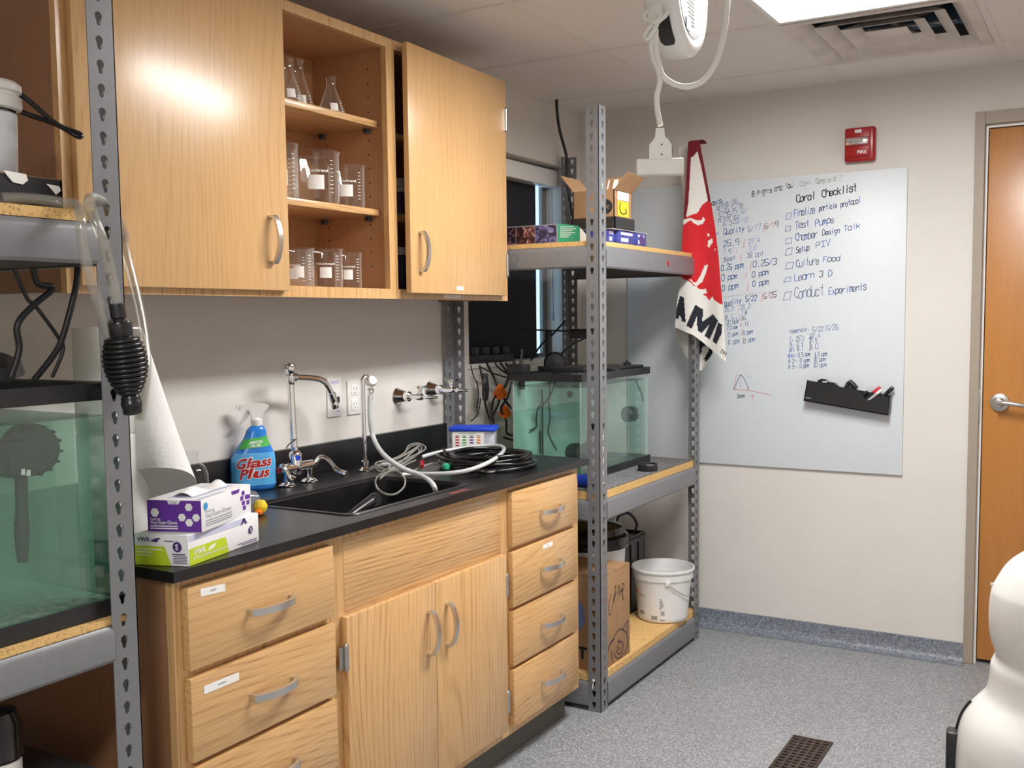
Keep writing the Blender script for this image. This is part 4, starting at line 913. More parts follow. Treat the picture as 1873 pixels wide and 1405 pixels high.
# fittings standing on the clear tank's rim
b = thing('tank_light', (.36, -.76, 1.189), 'black bracket light with upright arm standing on the clear tank', 'aquarium light')
obj('arm', MB().box(.222, .243, -.77, -.745, 1.20, 1.345, .003), 'black_plastic', b)
obj('lamp_head', MB().lathe([(0, -.03), (.036, -.03), (.045, -.01), (.045, .01), (.035, .025), (0, .03)], (.268, -.77, 1.218), (.4, -.9, .1), 24), 'black_plastic', b)
obj('foot', MB().box(.205, .30, -.80, -.74, 1.1895, 1.206, .002), 'black_plastic', b)
obj('crossbar', MB().tube([(.10, -.757, 1.352), (.40, -.757, 1.342)], .0035, 8).box(.33, .44, -.765, -.75, 1.315, 1.353, .003), 'black_plastic', b)
obj('lid', MB().box(.225, .49, -.72, -.40, 1.1895, 1.1985, .002).box(.30, .47, -.92, -.74, 1.1895, 1.21, .004), 'black_plastic', b)
fb = thing('hang_on_filter', (.24, -1.0, 1.189), 'black filter box clipped on the near window-side corner of the clear tank', 'aquarium filter')
obj('box', MB().box(.200, .272, -1.035, -.975, 1.1895, 1.222, .003), 'black_plastic', fb); obj('intake_pipe', MB().tube([(.243, -1.0, 1.22), (.244, -.99, 1.28)], .006, 8).tube([(.213, -1.0, 1.22), (.213, -1.0, 1.245)], .006, 8), 'black_plastic', fb)
obj('airline_valve', MB().box(.43, .452, -.47, -.448, 1.1895, 1.207, .003).tube([(.441, -.459, 1.207), (.441, -.459, 1.218)], .007, 8).tube([(.425, -.459, 1.206), (.457, -.459, 1.206)], .004, 8), 'black_plastic', None, 'small black air valve standing on the far end of the clear tank rim', 'valve')
tubeobj('airline', [(.30, -.62, 1.2), (.36, -.60, 1.214), (.41, -.63, 1.206), (.47, -.67, 1.194), (.513, -.70, 1.190)], .0022, 'hose_clear', 'thin clear airline tubing lying across the clear tank rim', 'tubing')
# cables between window sill and tank
tubeobj('power_cable', [(.149 - .02, -.72, 1.225), (.19, -.74, 1.29), (.24, -.75, 1.325), (.307, -.755, 1.385)], .0042, 'dark_cord', 'black cable slanting up over the clear tank in front of the window', 'cable', 'black cables behind the clear tank')
tubeobj('power_cable', [(.244, -.75, 1.225), (.28, -.74, 1.255), (.32, -.72, 1.29), (.38, -.66, 1.33)], .0036, 'dark_cord', 'black cable curling from the tank light towards the corner post', 'cable', 'black cables behind the clear tank')
CAB = [('c1', .0026, 'thin black charger lead with an inline block hanging left of the clear tank'), ('c2', .0046, 'thick black cable dropping straight from the sill to the blue lidded box'), ('c3', .005, 'thick black cable entering the upper orange plug cover'), ('c4', .003, 'thin black cable slanting across from sill to tank rim'), ('c5', .0045, 'black cable looping behind the upper orange plug cover'), ('c6', .0045, 'black cable bowing nearest the clear tank, down from the sill'), ('c7', .0045, 'black cable running down past the lower orange plug cover'), ('c8', .0036, 'short black cable from sill to the filter box'), ('c9', .004, 'black cable end lying low against the clear tank')]
for q, r, lab in CAB: tubeobj('power_cable', LN[q], r, 'dark_cord', lab, 'cable', 'black cables behind the clear tank')
obj('ferrite_block', MB().tube([(.0725, -1.028, 1.09), (.076, -1.045, 1.055)], [.008, .008], 10), 'black_plastic', None, 'small black inline block on the thin charger lead', 'adapter')
m = MB()
for k in range(6):
    r = random.Random(k); c = Vector((.075, -1.005 + .004 * k, 1.125)); m.tube(smooth_path([c + Vector((r.uniform(-.006, .006), r.uniform(-.012, .012), .055)), c + Vector((.008, -.012, .02)), c + Vector((0, r.uniform(-.01, .012), -.03)), c + Vector((-.004, .018, -.045)), c + Vector((.006, .012, 0)), c + Vector((.004, .006, .05))], 5, True), .0028, 6, closed=True)
obj('cable_bundle', m, 'dark_cord', None, 'tied bundle of black cable hanging just under the window sill', 'cable')
def plug_cover(c, s, lab):
    m = MB(); c = Vector(c)
    m.lathe([(0, .02), (.012, .02), (.016, .012), (.030, -.028), (.033, -.03), (.028, -.03), (0, -.012)], c, (.35, -.62, .7), 9, sx=1)
    m.v = [tuple(c + (Vector(p) - c) * s) for p in m.v]
    return obj('plug_cover', m, 'orange', None, lab, 'plug', 'orange plug covers', smooth=0)
plug_cover((.092, -.905, 1.118), .92, 'larger orange ribbed plug cover hanging among the black cables'); plug_cover((.085, -.855, 1.033), .8, 'smaller orange ribbed plug cover, lower, close to the clear tank')
t = thing('power_strip', (-.03, -.80, 1.218), 'black power strip crowded with adapters lying on the window sill', 'power strip')
obj('strip', MB().box(-.058, -.008, -.975, -.62, 1.2185, 1.252, .004), 'black_plastic', t)
for k in range(4): obj('adapter', MB().box(-.055, .0, -.96 + k * .08, -.905 + k * .08, 1.2525, 1.285, .006), 'black_plastic', t)
t2 = tubeobj('cable', LN['ceil_cord'], .0068, 'dark_cord', 'black cord dropping from the ceiling down the back corner post', 'cable')
# ------------------------------------------------------------------ on the left shelving unit
CAMDIR = lambda p: math.atan2(-4.404 - p[1], 2.202 - p[0])        # bearing of an open spot by the room's middle, for turned labels
t = thing('plastic_bottle', (.50, -3.29, 1.593), 'white plastic bottle with a ridged cap, cropped at the left edge on the upper shelf', 'bottle')
obj('body', MB().lathe([(0, 0), (.033, 0), (.035, .004), (.037, .06), (.045, .07), (.0475, .14), (.0475, .165), (.041, .17), (0, .17)], (.50, -3.289, 1.5932), n=36), 'bottle_white', t)
obj('cap', MB().lathe([(.046, .172), (.055, .174), (.0565, .179), (.0565, .193), (.051, .196), (.051, .201), (.0565, .203), (.0565, .214), (.050, .220), (0, .221)], (.50, -3.289, 1.5932), n=36), 'white_plastic', t)
tubeobj('strap', LN['strap'], .0048, 'black_rubber', 'black looped strap sticking out from the white bottle neck', 'strap', n=8)
t = thing('cardboard_tray', (.5, -3.42, 1.593), 'open cardboard tray with black inside and white flaps on the upper left shelf', 'box')
m = MB(); x0, x1, y0, y1, z0, z1 = .36, .592, -3.62, -3.215, 1.5932, 1.646
m.box(x0, x1, y0, y1, z0, z0 + .004, mat=1).box(x0, x0 + .004, y0, y1, z0, z1, mat=1).box(x0, x1, y1 - .004, y1, z0, z1, mat=1).box(x0, x1, y0, y0 + .004, z0, z1, mat=1).box(x1 - .004, x1, y0, y1, z0, z1, mat=1)
m.box(x0, x1 - .0, y0, y1, z1, z1 + .0015, mat=0)
obj('shell', m, ['cardboard_dark', 'black_matte'], t, smooth=0)
def flap(y0, y1, z0, z1):
    m = MB(); x = x1 + .001
    m.prism([(x, y0, z1), (x, y0 + .006, z0 + .012), (x, y0 + .016, z0 + .002), (x, y1 - .010, z0), (x, y1, z0 + .008), (x, y1 - .003, z1 - .002)], (.0012, 0, 0)); obj('label_flap', m, 'label_white', t, smooth=0)
flap(-3.326, -3.282, 1.631, 1.651); flap(-3.247, -3.219, 1.620, 1.637)
t = thing('siphon_pump', (.66, -3.2, 1.24), 'hand siphon with black ribbed bulb and clear hoses draped over the shelf edge', 'siphon pump')
a = Vector(LN['bulb'][0]); b = Vector(LN['bulb'][5]); ax = (b - a).normalized(); L = (b - a).length
pr = [(0, 0), (.0128, 0), (.0135, .003), (.0135, .024), (.0105, .026), (.0105, .030), (.0195, .031), (.0205, .034), (.0205, .052), (.0195, .056)]
nr = 12
for k in range(nr * 8 + 1):
    s = k / (nr * 8); z = .058 + s * .104; R = .0225 + .0190 * math.sin(math.pi * min(1, s * .95 + .06)) ** .75 - .006 * s; pr.append((R * (.885 + .115 * abs(math.sin(math.pi * nr * s)) ** .6), z))
pr += [(.0165, .166), (.0165, .172), (.018, .174), (.018, .181), (.0165, .183), (.0165, .194), (.013, .196), (0, .196)]
obj('squeeze_bulb', MB().lathe(pr, a, ax, 40), 'black_rubber', t, smooth=50)
for q, r in (('h1', .0095), ('h2', .0095), ('h3', .0088)):
    P = smooth_path(LN[q], 6); m = MB().tube(P, r, 14, cap=False); m.tube(P, r * .7, 12, cap=False); obj('hose', m, 'hose_clear', t, smooth=60)
# tank top, cables, lamp
t = thing('clip_light', (.42, -3.26, 1.289), 'round black clip light with curved shade resting on the murky tank rim', 'light')
m = MB(); m.lathe([(.0, .03), (.03, .028), (.052, .016), (.058, -.004), (.052, -.004), (.046, .010), (.028, .02), (0, .022)], (.43, -3.262, 1.312), (.2, -.1, 1), 28); obj('shade', m, 'black_plastic', t)
obj('clip', MB().box(.40, .43, -3.30, -3.22, 1.2885, 1.30, .002).box(.38, .40, -3.25, -3.235, 1.2885, 1.345, .002), 'black_plastic', t)
for q, r, lab in (('cableA1', .0036, 'thin black cable crossing down to the middle of the murky tank rim'), ('cableA2', .0058, 'thick black cable bent twice above the clip light'), ('cableA3', .0058, 'thick black cable nearest the post, dropping to the murky tank')):
    tubeobj('power_cable', LN[q], r, 'dark_cord', lab, 'cable', 'cables above the murky tank')
t = thing('storage_tote', (.36, -3.40, .351), 'black lidded storage tote under the murky tank', 'storage box')
obj('tub', MB().box(.08, .60, -3.62, -3.175, .3505, .535, .012), 'black_plastic', t); obj('lid', MB().box(.07, .612, -3.63, -3.165, .535, .556, .006), 'black_plastic', t)
t = thing('black_bottle', (.487, -3.305, .556), 'black bottle top with white body standing on the black tote, lower left corner', 'bottle')
obj('body', MB().lathe([(0, 0), (.040, 0), (.042, .004), (.042, .06), (.038, .066), (0, .066)], (.487, -3.325, .5565), n=28), 'white_plastic', t)
obj('cap', MB().lathe([(.044, .064), (.046, .067), (.044, .07), (.044, .13), (.036, .15), (0, .155)], (.487, -3.325, .5565), n=28), 'black_gloss', t)

# ------------------------------------------------------------------ paper towels
def towel_roll(z0, label):
    c = (.235, -2.852, z0); t = thing('paper_towel_roll', c, label, 'paper towels', 'stacked paper towel rolls')
    m = MB().lathe([(.021, .0), (.072, 0), (.0745, .003), (.0745, .232), (.072, .2355), (.021, .2355)], c, n=48); obj('paper', m, 'paper_white', t)
    obj('core', MB().lathe([(.0195, .001), (.0195, .2345), (.0215, .2345), (.0215, .001), (.0195, .001)], c, n=24), 'cardboard', t); return t
towel_roll(.9145, 'lower white paper towel roll standing on the counter behind the glove boxes')
t = towel_roll(1.1505, 'upper white paper towel roll with a loose sheet hanging down to the glove boxes')
def sheet(u, v):
    # from the roll's tangent line out to the free diagonal edge
    z0 = 1.383 - .215 * v; p0 = Vector((.235 + .0752 * math.cos(-.2), -2.852 + .0752 * math.sin(-.2) + .02, z0 - .10 * v))
    p1 = Vector((.330, -2.832, 1.380)).lerp(Vector((.345, -2.707, .996)), v)
    p = p0.lerp(p1, u); bulge = math.sin(math.pi * u) * (.012 + .03 * v * v); return p + Vector((bulge, -.012 * math.sin(2 * math.pi * u) * v, 0.03 * v * v * math.sin(math.pi * u)))
def sheet_return(u, v):
    # below the hem the paper turns under and runs down to the counter
    p = sheet(u, 1.0); q = Vector((.235 + .05 * u, -2.80 + .075 * u, ZT + .006)); k = math.sin(math.pi * v * .5)
    return Vector((p.x + (q.x - p.x) * k - .012 * math.sin(math.pi * v), p.y + (q.y - p.y) * v, p.z + (q.z - p.z) * v))
m = MB().grid(sheet, 16, 28).grid(sheet_return, 16, 14)
obj('loose_sheet', m, 'paper_white', t, smooth=80)

# ------------------------------------------------------------------ glove boxes
def boxframe(c0, ux, L, D, H, rot=None):
    """corner c0 (front right bottom), ux along the long side, depth vector to its left"""
    pass
def carton(name, corner, dirL, dirS, L, Wd, H, label, group, base):
    """corner = the bottom corner nearest the room; dirL along the long face, dirS along the short face"""
    t = thing(name, tuple(corner), label, 'glove box', group)
    c = Vector(corner); a = Vector(dirL).normalized(); s = Vector(dirS).normalized(); up = Vector((0, 0, 1))
    m = MB(); m.obox(c + a * L / 2 + s * Wd / 2 + up * H / 2, a * L / 2, s * Wd / 2, up * H / 2, bevel=.0015)
    obj('carton', m, base, t, smooth=30)
    nL = -s; nS = -a          # outward normals of the long and short faces
    FL = lambda u, v, e=.0006: c + a * (u * L) + up * (v * H) + nL * e
    FS = lambda u, v, e=.0006: c + s * (Wd * (1 - u)) + up * (v * H) + nS * e
    FT = lambda u, v, e=.0006: c + a * (u * L) + s * (v * Wd) + up * (H + e)
    return t, a, s, up, FL, FS, FT
gl = 'exam glove boxes stacked on the counter'
t, a, s, up, FL, FS, FT = carton('glove_box', (.632, -2.997, .9143), (-.200, .980, 0), (-.951, -.31, 0), .250, .118, .063, 'white and lime green exam glove box under the purple one on the counter corner', gl, 'card_white')
obj('green_panel', MB().poly([FS(.0, .01), FS(.68, .01), FS(.56, .62), FS(0, .62)]), 'lime', t, smooth=0); obj('green_panel', MB().poly([FL(.01, .01), FL(.54, .01), FL(.50, .55), FL(.01, .55)]), 'lime', t, smooth=0)
g = MB(); g.poly([FL(.01, .78), FL(.01, .97), FL(.80, .97), FL(.72, .78)]); obj('lavender_panel', g, 'ink_lavender', t, smooth=0)
g = MB(); nS = -a; nL = -s
g.lathe([(0, .0008), (.0105, .0008)], FS(.80, .62), nS, 20); obj('size_badge', g, 'purple_dark', t, smooth=0); obj('size_badge', MB().lathe([(0, .0008), (.0085, .0008)], FL(.87, .50), nL, 20), 'purple_dark', t, smooth=0)
g = MB(); text(g, 'S', FS(.80, .62, .0016) - up * .0055, -s, up, .011, align='C', bold=.03); text(g, 'S', FL(.87, .50, .0016) - up * .0045, a, up, .009, align='C', bold=.03)
obj('size_letter', g, 'label_white', t, smooth=0); g = MB()
text(g, 'VWR', FL(.06, .30, .0012), a, up, .012, bold=.02); g.poly([FL(.24, .30, .0012), FL(.33, .34, .0012), FL(.37, .48, .0012), FL(.29, .44, .0012)]); text(g, 'NITRILE EXAMINATION GLOVES', FL(.05, .17, .0012), a, up, .0055, width=.115)
obj('white_lettering', g, 'label_white', t, smooth=0); g = MB()
for k, (w0, w1) in enumerate(((.05, .52), (.05, .34), (.05, .30))): g.poly([FS(w0, .5 - .09 * k, .001), FS(w1, .5 - .09 * k, .001), FS(w1, .53 - .09 * k, .001), FS(w0, .53 - .09 * k, .001)])
obj('white_print', g, 'label_white', t, smooth=0)
g = MB(); text(g, 'VWR', FS(.06, .76, .001), -s, up, .0085, bold=.015); g.poly([FS(.30, .78, .001), FS(.42, .74, .001), FS(.50, .9, .001), FS(.38, .86, .001)]); g.poly([FS(.56, .78, .001), FS(.74, .78, .001), FS(.74, .81, .001), FS(.56, .81, .001)])
for k in range(5): g.poly([FS(.72, .10 + .05 * k, .001), FS(.97, .10 + .05 * k, .001), FS(.97, .12 + .05 * k, .001), FS(.72, .12 + .05 * k, .001)])
g.poly([FS(.70, .36, .001), FS(.94, .36, .001), FS(.94, .40, .001), FS(.70, .40, .001)]); g.poly([FL(.72, .07, .001), FL(.96, .07, .001), FL(.96, .09, .001), FL(.72, .09, .001)]); g.poly([FL(.66, .13, .001), FL(.96, .13, .001), FL(.96, .15, .001), FL(.66, .15, .001)])
g.poly([FL(.72, .77, .0012), FL(.75, .77, .0012), FL(.79, .97, .0012), FL(.76, .97, .0012)]); g.poly([FL(.79, .77, .0012), FL(.82, .77, .0012), FL(.78, .97, .0012), FL(.75, .97, .0012)])
obj('dark_print', g, 'purple_dark', t, smooth=0)
t, a, s, up, FL, FS, FT = carton('glove_box', (.638, -2.965, .9775), (-.30, .954, 0), (-.934, -.36, 0), .208, .116, .065, 'white and purple exam glove box on top of the lime green one', gl, 'card_white')
g = MB(); g.poly([FS(0, .01), FS(.99, .01), FS(.99, .98), FS(.62, .98), FS(.58, .86), FS(.40, .86), FS(.37, .98), FS(0, .98)]); obj('purple_panel', g, 'purple', t, smooth=0); g = MB()
g.poly([FL(.60, .84), FL(.74, .84), FL(.76, .96), FL(.58, .96)])
nS = -a; nL = -s
for u, v in ((.80, .62), (.90, .62), (.83, .45), (.93, .42), (.85, .28), (.83, .78), (.95, .60)): g.obox(FL(u, v, .0004), a * .0062, up * .0045, nL * .0003)
obj('purple_marks', g, 'purple', t, smooth=0)
g = MB()
def hexa(mb, F, u, v, r, n, dx): mb.poly([F(u, v, .0012) + dx * (r * math.cos(math.radians(60 * k))) + up * (r * math.sin(math.radians(60 * k))) for k in range(6)])
for u, v, r in ((.14, .60, .0095), (.77, .78, .0085), (.64, .46, .0085), (.90, .46, .0085), (.77, .30, .0085)): hexa(g, FS, u, v, r, nS, -s)
obj('hexagon_marks', g, 'label_white', t, smooth=0); g = MB()
text(g, 'Vinyl Exam Gloves', FS(.05, .24, .0012), -s, up, .0072, width=.058, bold=.012); text(g, 'MedPride', FS(.05, .36, .0012), -s, up, .005, width=.022)
for v in (.16, .09): g.poly([FS(.05, v, .0012), FS(.56, v, .0012), FS(.56, v + .035, .0012), FS(.05, v + .035, .0012)])
obj('white_print', g, 'label_white', t, smooth=0)
g = MB(); text(g, 'Vinyl Exam Gloves', FL(.06, .40, .0012), a, up, .009, width=.105); text(g, 'MedPride', FL(.06, .56, .0012), a, up, .006, width=.036); text(g, 'Large', FS(.49, .89, .0012), -s, up, .0045, align='C')
for v in (.30, .22, .15): g.poly([FL(.06, v, .001), FL(.58, v, .001), FL(.58, v + .025, .001), FL(.06, v + .025, .001)])
obj('grey_print', g, 'ink_grey', t, smooth=0)
g = MB(); hexa(g, FL, .07, .78, .0085, nL, a); obj('blue_badge', g, 'cyan_print', t, smooth=0)
g = MB(); g.poly([FT(.10, .25), FT(.90, .25), FT(.90, .75), FT(.10, .75)]); g.poly([FT(.02, .05), FT(.5, .05), FT(.5, .12), FT(.02, .12)]); obj('top_print', g, 'ink_lavender', t, smooth=0)
g = MB().grid(lambda u, v: FT(.15 + .7 * u, .32 + .36 * v, .001 + .016 * math.sin(math.pi * v) * (.5 + .5 * math.sin(7 * u))), 12, 6); obj('opening_flap', g, 'card_white', t)
t = thing('glass_jar', (.10, -2.47, ZT), 'small square shouldered clear glass bottle behind the towels and glove boxes', 'bottle')
m = MB().lathe([(0, .002), (.040, .002), (.044, .008), (.044, .085), (.036, .104), (.021, .116), (.020, .138), (.023, .140), (.023, .146), (.019, .146), (.018, .118)], (.115, -2.515, ZT + .0005), n=32); obj('body', m, 'glass_thin', t)
t = thing('rubber_toy', (.36, -2.505, ZT), 'small yellow and orange plastic piece on the counter behind the glove boxes', 'toy')
obj('ball', MB().lathe([(0, .0), (.011, .003), (.017, .014), (.017, .022), (.011, .033), (0, .036)], (.355, -2.512, ZT + .0005), n=24), 'yellow', t); obj('tip', MB().lathe([(0, 0), (.009, .003), (.010, .010), (0, .016)], (.368, -2.532, ZT + .0005), n=16), 'orange', t)
obj('plastic_wrapper', MB().grid(lambda u, v: (.30 + .06 * v + .01 * math.sin(6 * u), -2.70 + .20 * u, ZT + .004 + .055 * math.sin(math.pi * v) * (.4 + .6 * abs(math.sin(4.3 * u + 1)))), 18, 8), 'film_clear', None, 'crumpled clear plastic wrapper on the counter behind the purple glove box', 'wrapper', smooth=50)

# ------------------------------------------------------------------ spray bottle
bx, by = .062, -2.237; bz = ZT + .0006; ang = math.radians(-38); fx = Vector((math.cos(ang), math.sin(ang), 0)); fy = Vector((-math.sin(ang), math.cos(ang), 0))   # fx: label normal, fy: bottle width
t = thing('spray_bottle', (bx, by, ZT), 'blue glass cleaner spray bottle with white trigger head beside the sink', 'spray bottle')
prof = [(z * .83, w * 1.10, d * 1.05) for z, w, d in [(0, .050, .029), (.006, .056, .033), (.02, .058, .034), (.10, .058, .034), (.125, .053, .033), (.15, .042, .030), (.172, .032, .026), (.19, .027, .023), (.205, .025, .021), (.215, .020, .018), (.222, .014, .014)]]; BH_ = .222 * .83
def bottle_pt(th, z, e=0.0):
    for k in range(len(prof) - 1):
        if prof[k][0] <= z <= prof[k + 1][0]: f = (z - prof[k][0]) / (prof[k + 1][0] - prof[k][0]); w = prof[k][1] + f * (prof[k + 1][1] - prof[k][1]); d = prof[k][2] + f * (prof[k + 1][2] - prof[k][2]); break
    c, s = math.cos(th), math.sin(th); q = .75
    X = (abs(c) ** q) * (1 if c >= 0 else -1) * (d + e); Y = (abs(s) ** q) * (1 if s >= 0 else -1) * (w + e)
    off = .014 * max(0, (z - .083) / .101)
    return Vector((bx, by, bz + z)) + fx * X + fy * (Y + off)
m = MB(); m.grid(lambda u, v: bottle_pt(2 * math.pi * u, BH_ * v), 40, 44); m.poly([bottle_pt(2 * math.pi * k / 40, 0) for k in range(40)])
obj('bottle', m, 'spray_blue', t, smooth=60)
obj('label', MB().grid(lambda u, v: bottle_pt(-1.25 + 2.5 * u, .015 + .093 * v, .0008), 24, 14), 'spray_sky', t, smooth=60)
obj('green_band', MB().grid(lambda u, v: bottle_pt(-1.2 + 2.4 * u, .118 + .010 * u + .028 * v, .0009), 20, 6), 'spray_green', t, smooth=60)
g = MB()
wr = lambda z0, e: (lambda x, y: bottle_pt(max(-1.3, min(1.3, x / .055)), min(.18, z0 + y + .10 * x), e))
text(g, 'Glass', None, None, None, .027, width=.080, wrap=wr(.068, .0018), align='C', bold=.03, shear=.2); text(g, 'Plus', None, None, None, .027, width=.064, wrap=wr(.038, .0018), align='C', bold=.03, shear=.2)
h = MB(); text(h, 'Glass', None, None, None, .0292, width=.084, wrap=wr(.067, .0014), align='C', bold=.06, shear=.2); text(h, 'Plus', None, None, None, .0292, width=.068, wrap=wr(.037, .0014), align='C', bold=.06, shear=.2)
obj('letter_outline', h, 'label_white', t, smooth=0); h = MB(); text(h, 'AMMONIA', None, None, None, .008, width=.042, wrap=wr(.135, .0016), align='C', bold=.02); text(h, 'FREE', None, None, None, .008, width=.024, wrap=wr(.125, .0016), align='C', bold=.02)
obj('white_lettering', h, 'label_white', t, smooth=0); obj('red_lettering', g, 'print_red', t, smooth=0)
top = Vector((bx, by, bz + BH_ - .002)) + fy * .014
m = MB(); m.lathe([(0, 0), (.0155, 0), (.0165, .004), (.0165, .018), (.012, .024), (0, .024)], top, n=24)
B = lambda y, z, w, d: None
def hexprism(pts, w):
    P = [top + fy * y + Vector((0, 0, z)) - fx * w for y, z in pts]; m.prism(P, fx * 2 * w)
hexprism([(-.013, .018), (.013, .018), (.015, .026), (.022, .042), (.034, .053), (.036, .058), (.026, .063), (-.020, .065), (-.042, .063), (-.046, .057), (-.045, .048), (-.022, .046), (-.015, .032)], .0105)
hexprism([(-.057, .049), (-.045, .047), (-.045, .064), (-.057, .062)], .0085)
obj('trigger_head', m, 'white_plastic', t, smooth=25)
m = MB(); P = [(-.020, .046), (-.027, .034), (-.036, .020), (-.046, .010), (-.052, .006)]; m.tube([top + fy * y + Vector((0, 0, z)) for y, z in P], [.006, .006, .005, .004, .003], 8); obj('trigger', m, 'white_plastic', t)

# ------------------------------------------------------------------ taps
def chrome(t, name, mb, mat='chrome', lab=None): return obj(name, mb, mat, t, label=lab, smooth=40)
t = thing('sink_faucet', (.118, -2.125, ZT), 'chrome lab sink faucet with tall riser, bent spout and two lever handles', 'faucet')
fx0, fy0 = .105, -2.113
m = MB()
for yy in (-2.155, -2.06): m.lathe([(0, .001), (.026, .001), (.027, .004), (.020, .010), (.012, .013), (.012, .05), (0, .05)], (fx0 + .01, yy, ZT), n=24)
m.tube([(fx0 + .01, -2.17, .966), (fx0 + .01, -2.045, .966)], .014, 16); m.lathe([(0, -.03), (.017, -.03), (.019, -.02), (.019, .03), (.014, .036), (.0095, .04), (.0095, .05)], (fx0 + .006, fy0, .975), n=24)
m.tube([(fx0 + .01, -2.185, .966), (fx0 + .01, -2.168, .966)], .010, 12).tube([(fx0 + .01, -2.048, .966), (fx0 + .01, -2.028, .966)], .011, 12)
chrome(t, 'valve_body', m)
chrome(t, 'riser', MB().tube([(fx0 + .003, fy0, 1.015), (fx0 - .006, fy0 + .002, 1.222)], .0105, 16))
m = MB(); m.lathe([(0, -.03), (.011, -.03), (.0135, -.024), (.0135, -.004), (.010, 0), (.0135, .005), (.016, .014), (.016, .024), (.011, .032), (0, .034)], (fx0 - .006, fy0 + .002, 1.240), n=20)
m.tube([(fx0 - .006, fy0 - .026, 1.262), (fx0 - .006, fy0 + .018, 1.262)], .006, 10); m.tube([(fx0 - .006, fy0 + .005, 1.232), (fx0 - .004, fy0 + .022, 1.230)], .0125, 14); chrome(t, 'vacuum_breaker', m)
m = MB(); m.tube(smooth_path([(fx0 - .004, fy0 + .02, 1.230), (fx0 + .0, fy0 + .09, 1.224), (fx0 + .004, fy0 + .135, 1.212), (fx0 + .008, fy0 + .163, 1.178), (fx0 + .010, fy0 + .176, 1.140)], 6), .0092, 16)
m.lathe([(0, -.04), (.0125, -.04), (.0125, -.015), (.0115, -.012), (.0125, -.008), (.0125, .006), (.010, .010), (0, .010)], (fx0 + .011, fy0 + .178, 1.135), (.06, .28, -1), 20)
chrome(t, 'spout', m)
for sgn, P in ((1, [(fx0 + .01, -2.032, .966), (fx0 + .022, -2.018, .984), (fx0 + .045, -2.010, .974), (fx0 + .070, -2.008, .950), (fx0 + .092, -2.006, .938), (fx0 + .108, -2.004, .934)]), (-1, [(fx0 + .01, -2.183, .966), (fx0 + .022, -2.186, .978), (fx0 + .034, -2.184, .964), (fx0 + .042, -2.178, .945), (fx0 + .052, -2.172, .937)])):
    n = len(smooth_path(P, 6)); m = MB().tube(smooth_path(P, 6), [.0075 + .0055 * max(0, (k / n - .55)) * 2.2 for k in range(n)], 12); chrome(t, 'lever', m)
chrome(t, 'index_button', MB().lathe([(0, .006), (.008, .006), (.0085, 0)], (fx0 + .02, fy0 - .006, .995), (1, -.6, 0), 14), 'box_blue', 'blue index button'); chrome(t, 'hot_index', MB().tube([(fx0 + .01, -2.196, .966), (fx0 + .01, -2.185, .966)], .0085, 12), 'alarm_red', 'red index button')
chrome(t, 'twist_tie', MB().tube(smooth_path([(fx0 + .012, fy0 - .01, 1.048), (fx0 - .012, fy0, 1.048), (fx0 + .0, fy0 + .012, 1.048), (fx0 + .013, fy0 - .004, 1.048), (fx0 + .016, fy0 - .035, 1.038), (fx0 + .018, fy0 - .05, 1.028)], 5), .0018, 6), 'dark_cord')
t = thing('drain_faucet', (.13, -1.81, ZT), 'slim chrome gooseneck riser with a ball end feeding the milky drain hose', 'faucet')
m = MB(); m.lathe([(0, 0), (.021, 0), (.022, .004), (.014, .010), (.011, .014), (.013, .022), (.013, .032), (.009, .036), (0, .036)], (.129, -1.81, ZT + .0005), n=24); chrome(t, 'base', m)
chrome(t, 'riser', MB().tube(smooth_path([(.129, -1.81, .945), (.129, -1.811, 1.06), (.129, -1.812, 1.19), (.130, -1.807, 1.212), (.132, -1.795, 1.216), (.133, -1.786, 1.205)], 6), .0075, 14))
m = MB(); m.lathe([(0, -.018), (.012, -.017), (.0175, -.008), (.0175, .008), (.012, .017), (0, .019)], (.134, -1.775, 1.20), (.8, -.5, .2), 24); chrome(t, 'backflow_ball', m, 'label_white', 'white faced round backflow preventer')
m = MB(); m.lathe([(0, -.04), (.0065, -.04), (.0065, -.02), (.011, -.018), (.011, -.008), (.007, -.004), (.007, .01), (0, .01)], (.134, -1.779, 1.182), n=16); chrome(t, 'hose_barb', m)
def gas_cock(c, label, tilt):
    t = thing('gas_valve', (c[0], c[1], c[2]), label, 'gas tap', 'chrome gas valves on the wall'); c = Vector(c)
    m = MB(); m.lathe([(0, .0), (.030, .0005), (.031, .003), (.026, .012), (.020, .030), (.017, .036), (0, .036)], c, (1, 0, 0), 32); chrome(t, 'escutcheon', m)
    m = MB(); m.lathe([(.010, .030), (.0165, .034), (.018, .040), (.018, .052), (.012, .058), (.009, .060), (.009, .085), (.0125, .088), (.0125, .104), (.009, .108), (.0075, .118), (.0085, .12), (.006, .15), (.004, .172), (0, .172)], c, (1, 0, 0), 20)
    m.lathe([(.007, 0), (.007, .012), (.009, .014), (.009, .022), (0, .024)], c + Vector((.096, 0, .008)), n=14); chrome(t, 'valve', m)
    m = MB().obox(c + Vector((.10, .008, .034)), (.004, .0, 0), (0, .03, 0), (0, 0, .0045), bevel=.0015); chrome(t, 'lever', m)
    chrome(t, 'service_index', MB().lathe([(0, .003), (.008, .003), (.008, 0)], c + Vector((.096, 0, .032)), n=14), 'orange_print', 'orange index cap')
gas_cock((.0005, -1.457, 1.127), 'chrome gas valve on the wall nearer the drain faucet', 0); gas_cock((.0005, -1.258, 1.138), 'chrome gas valve on the wall nearer the shelving post, partly over it', 0)
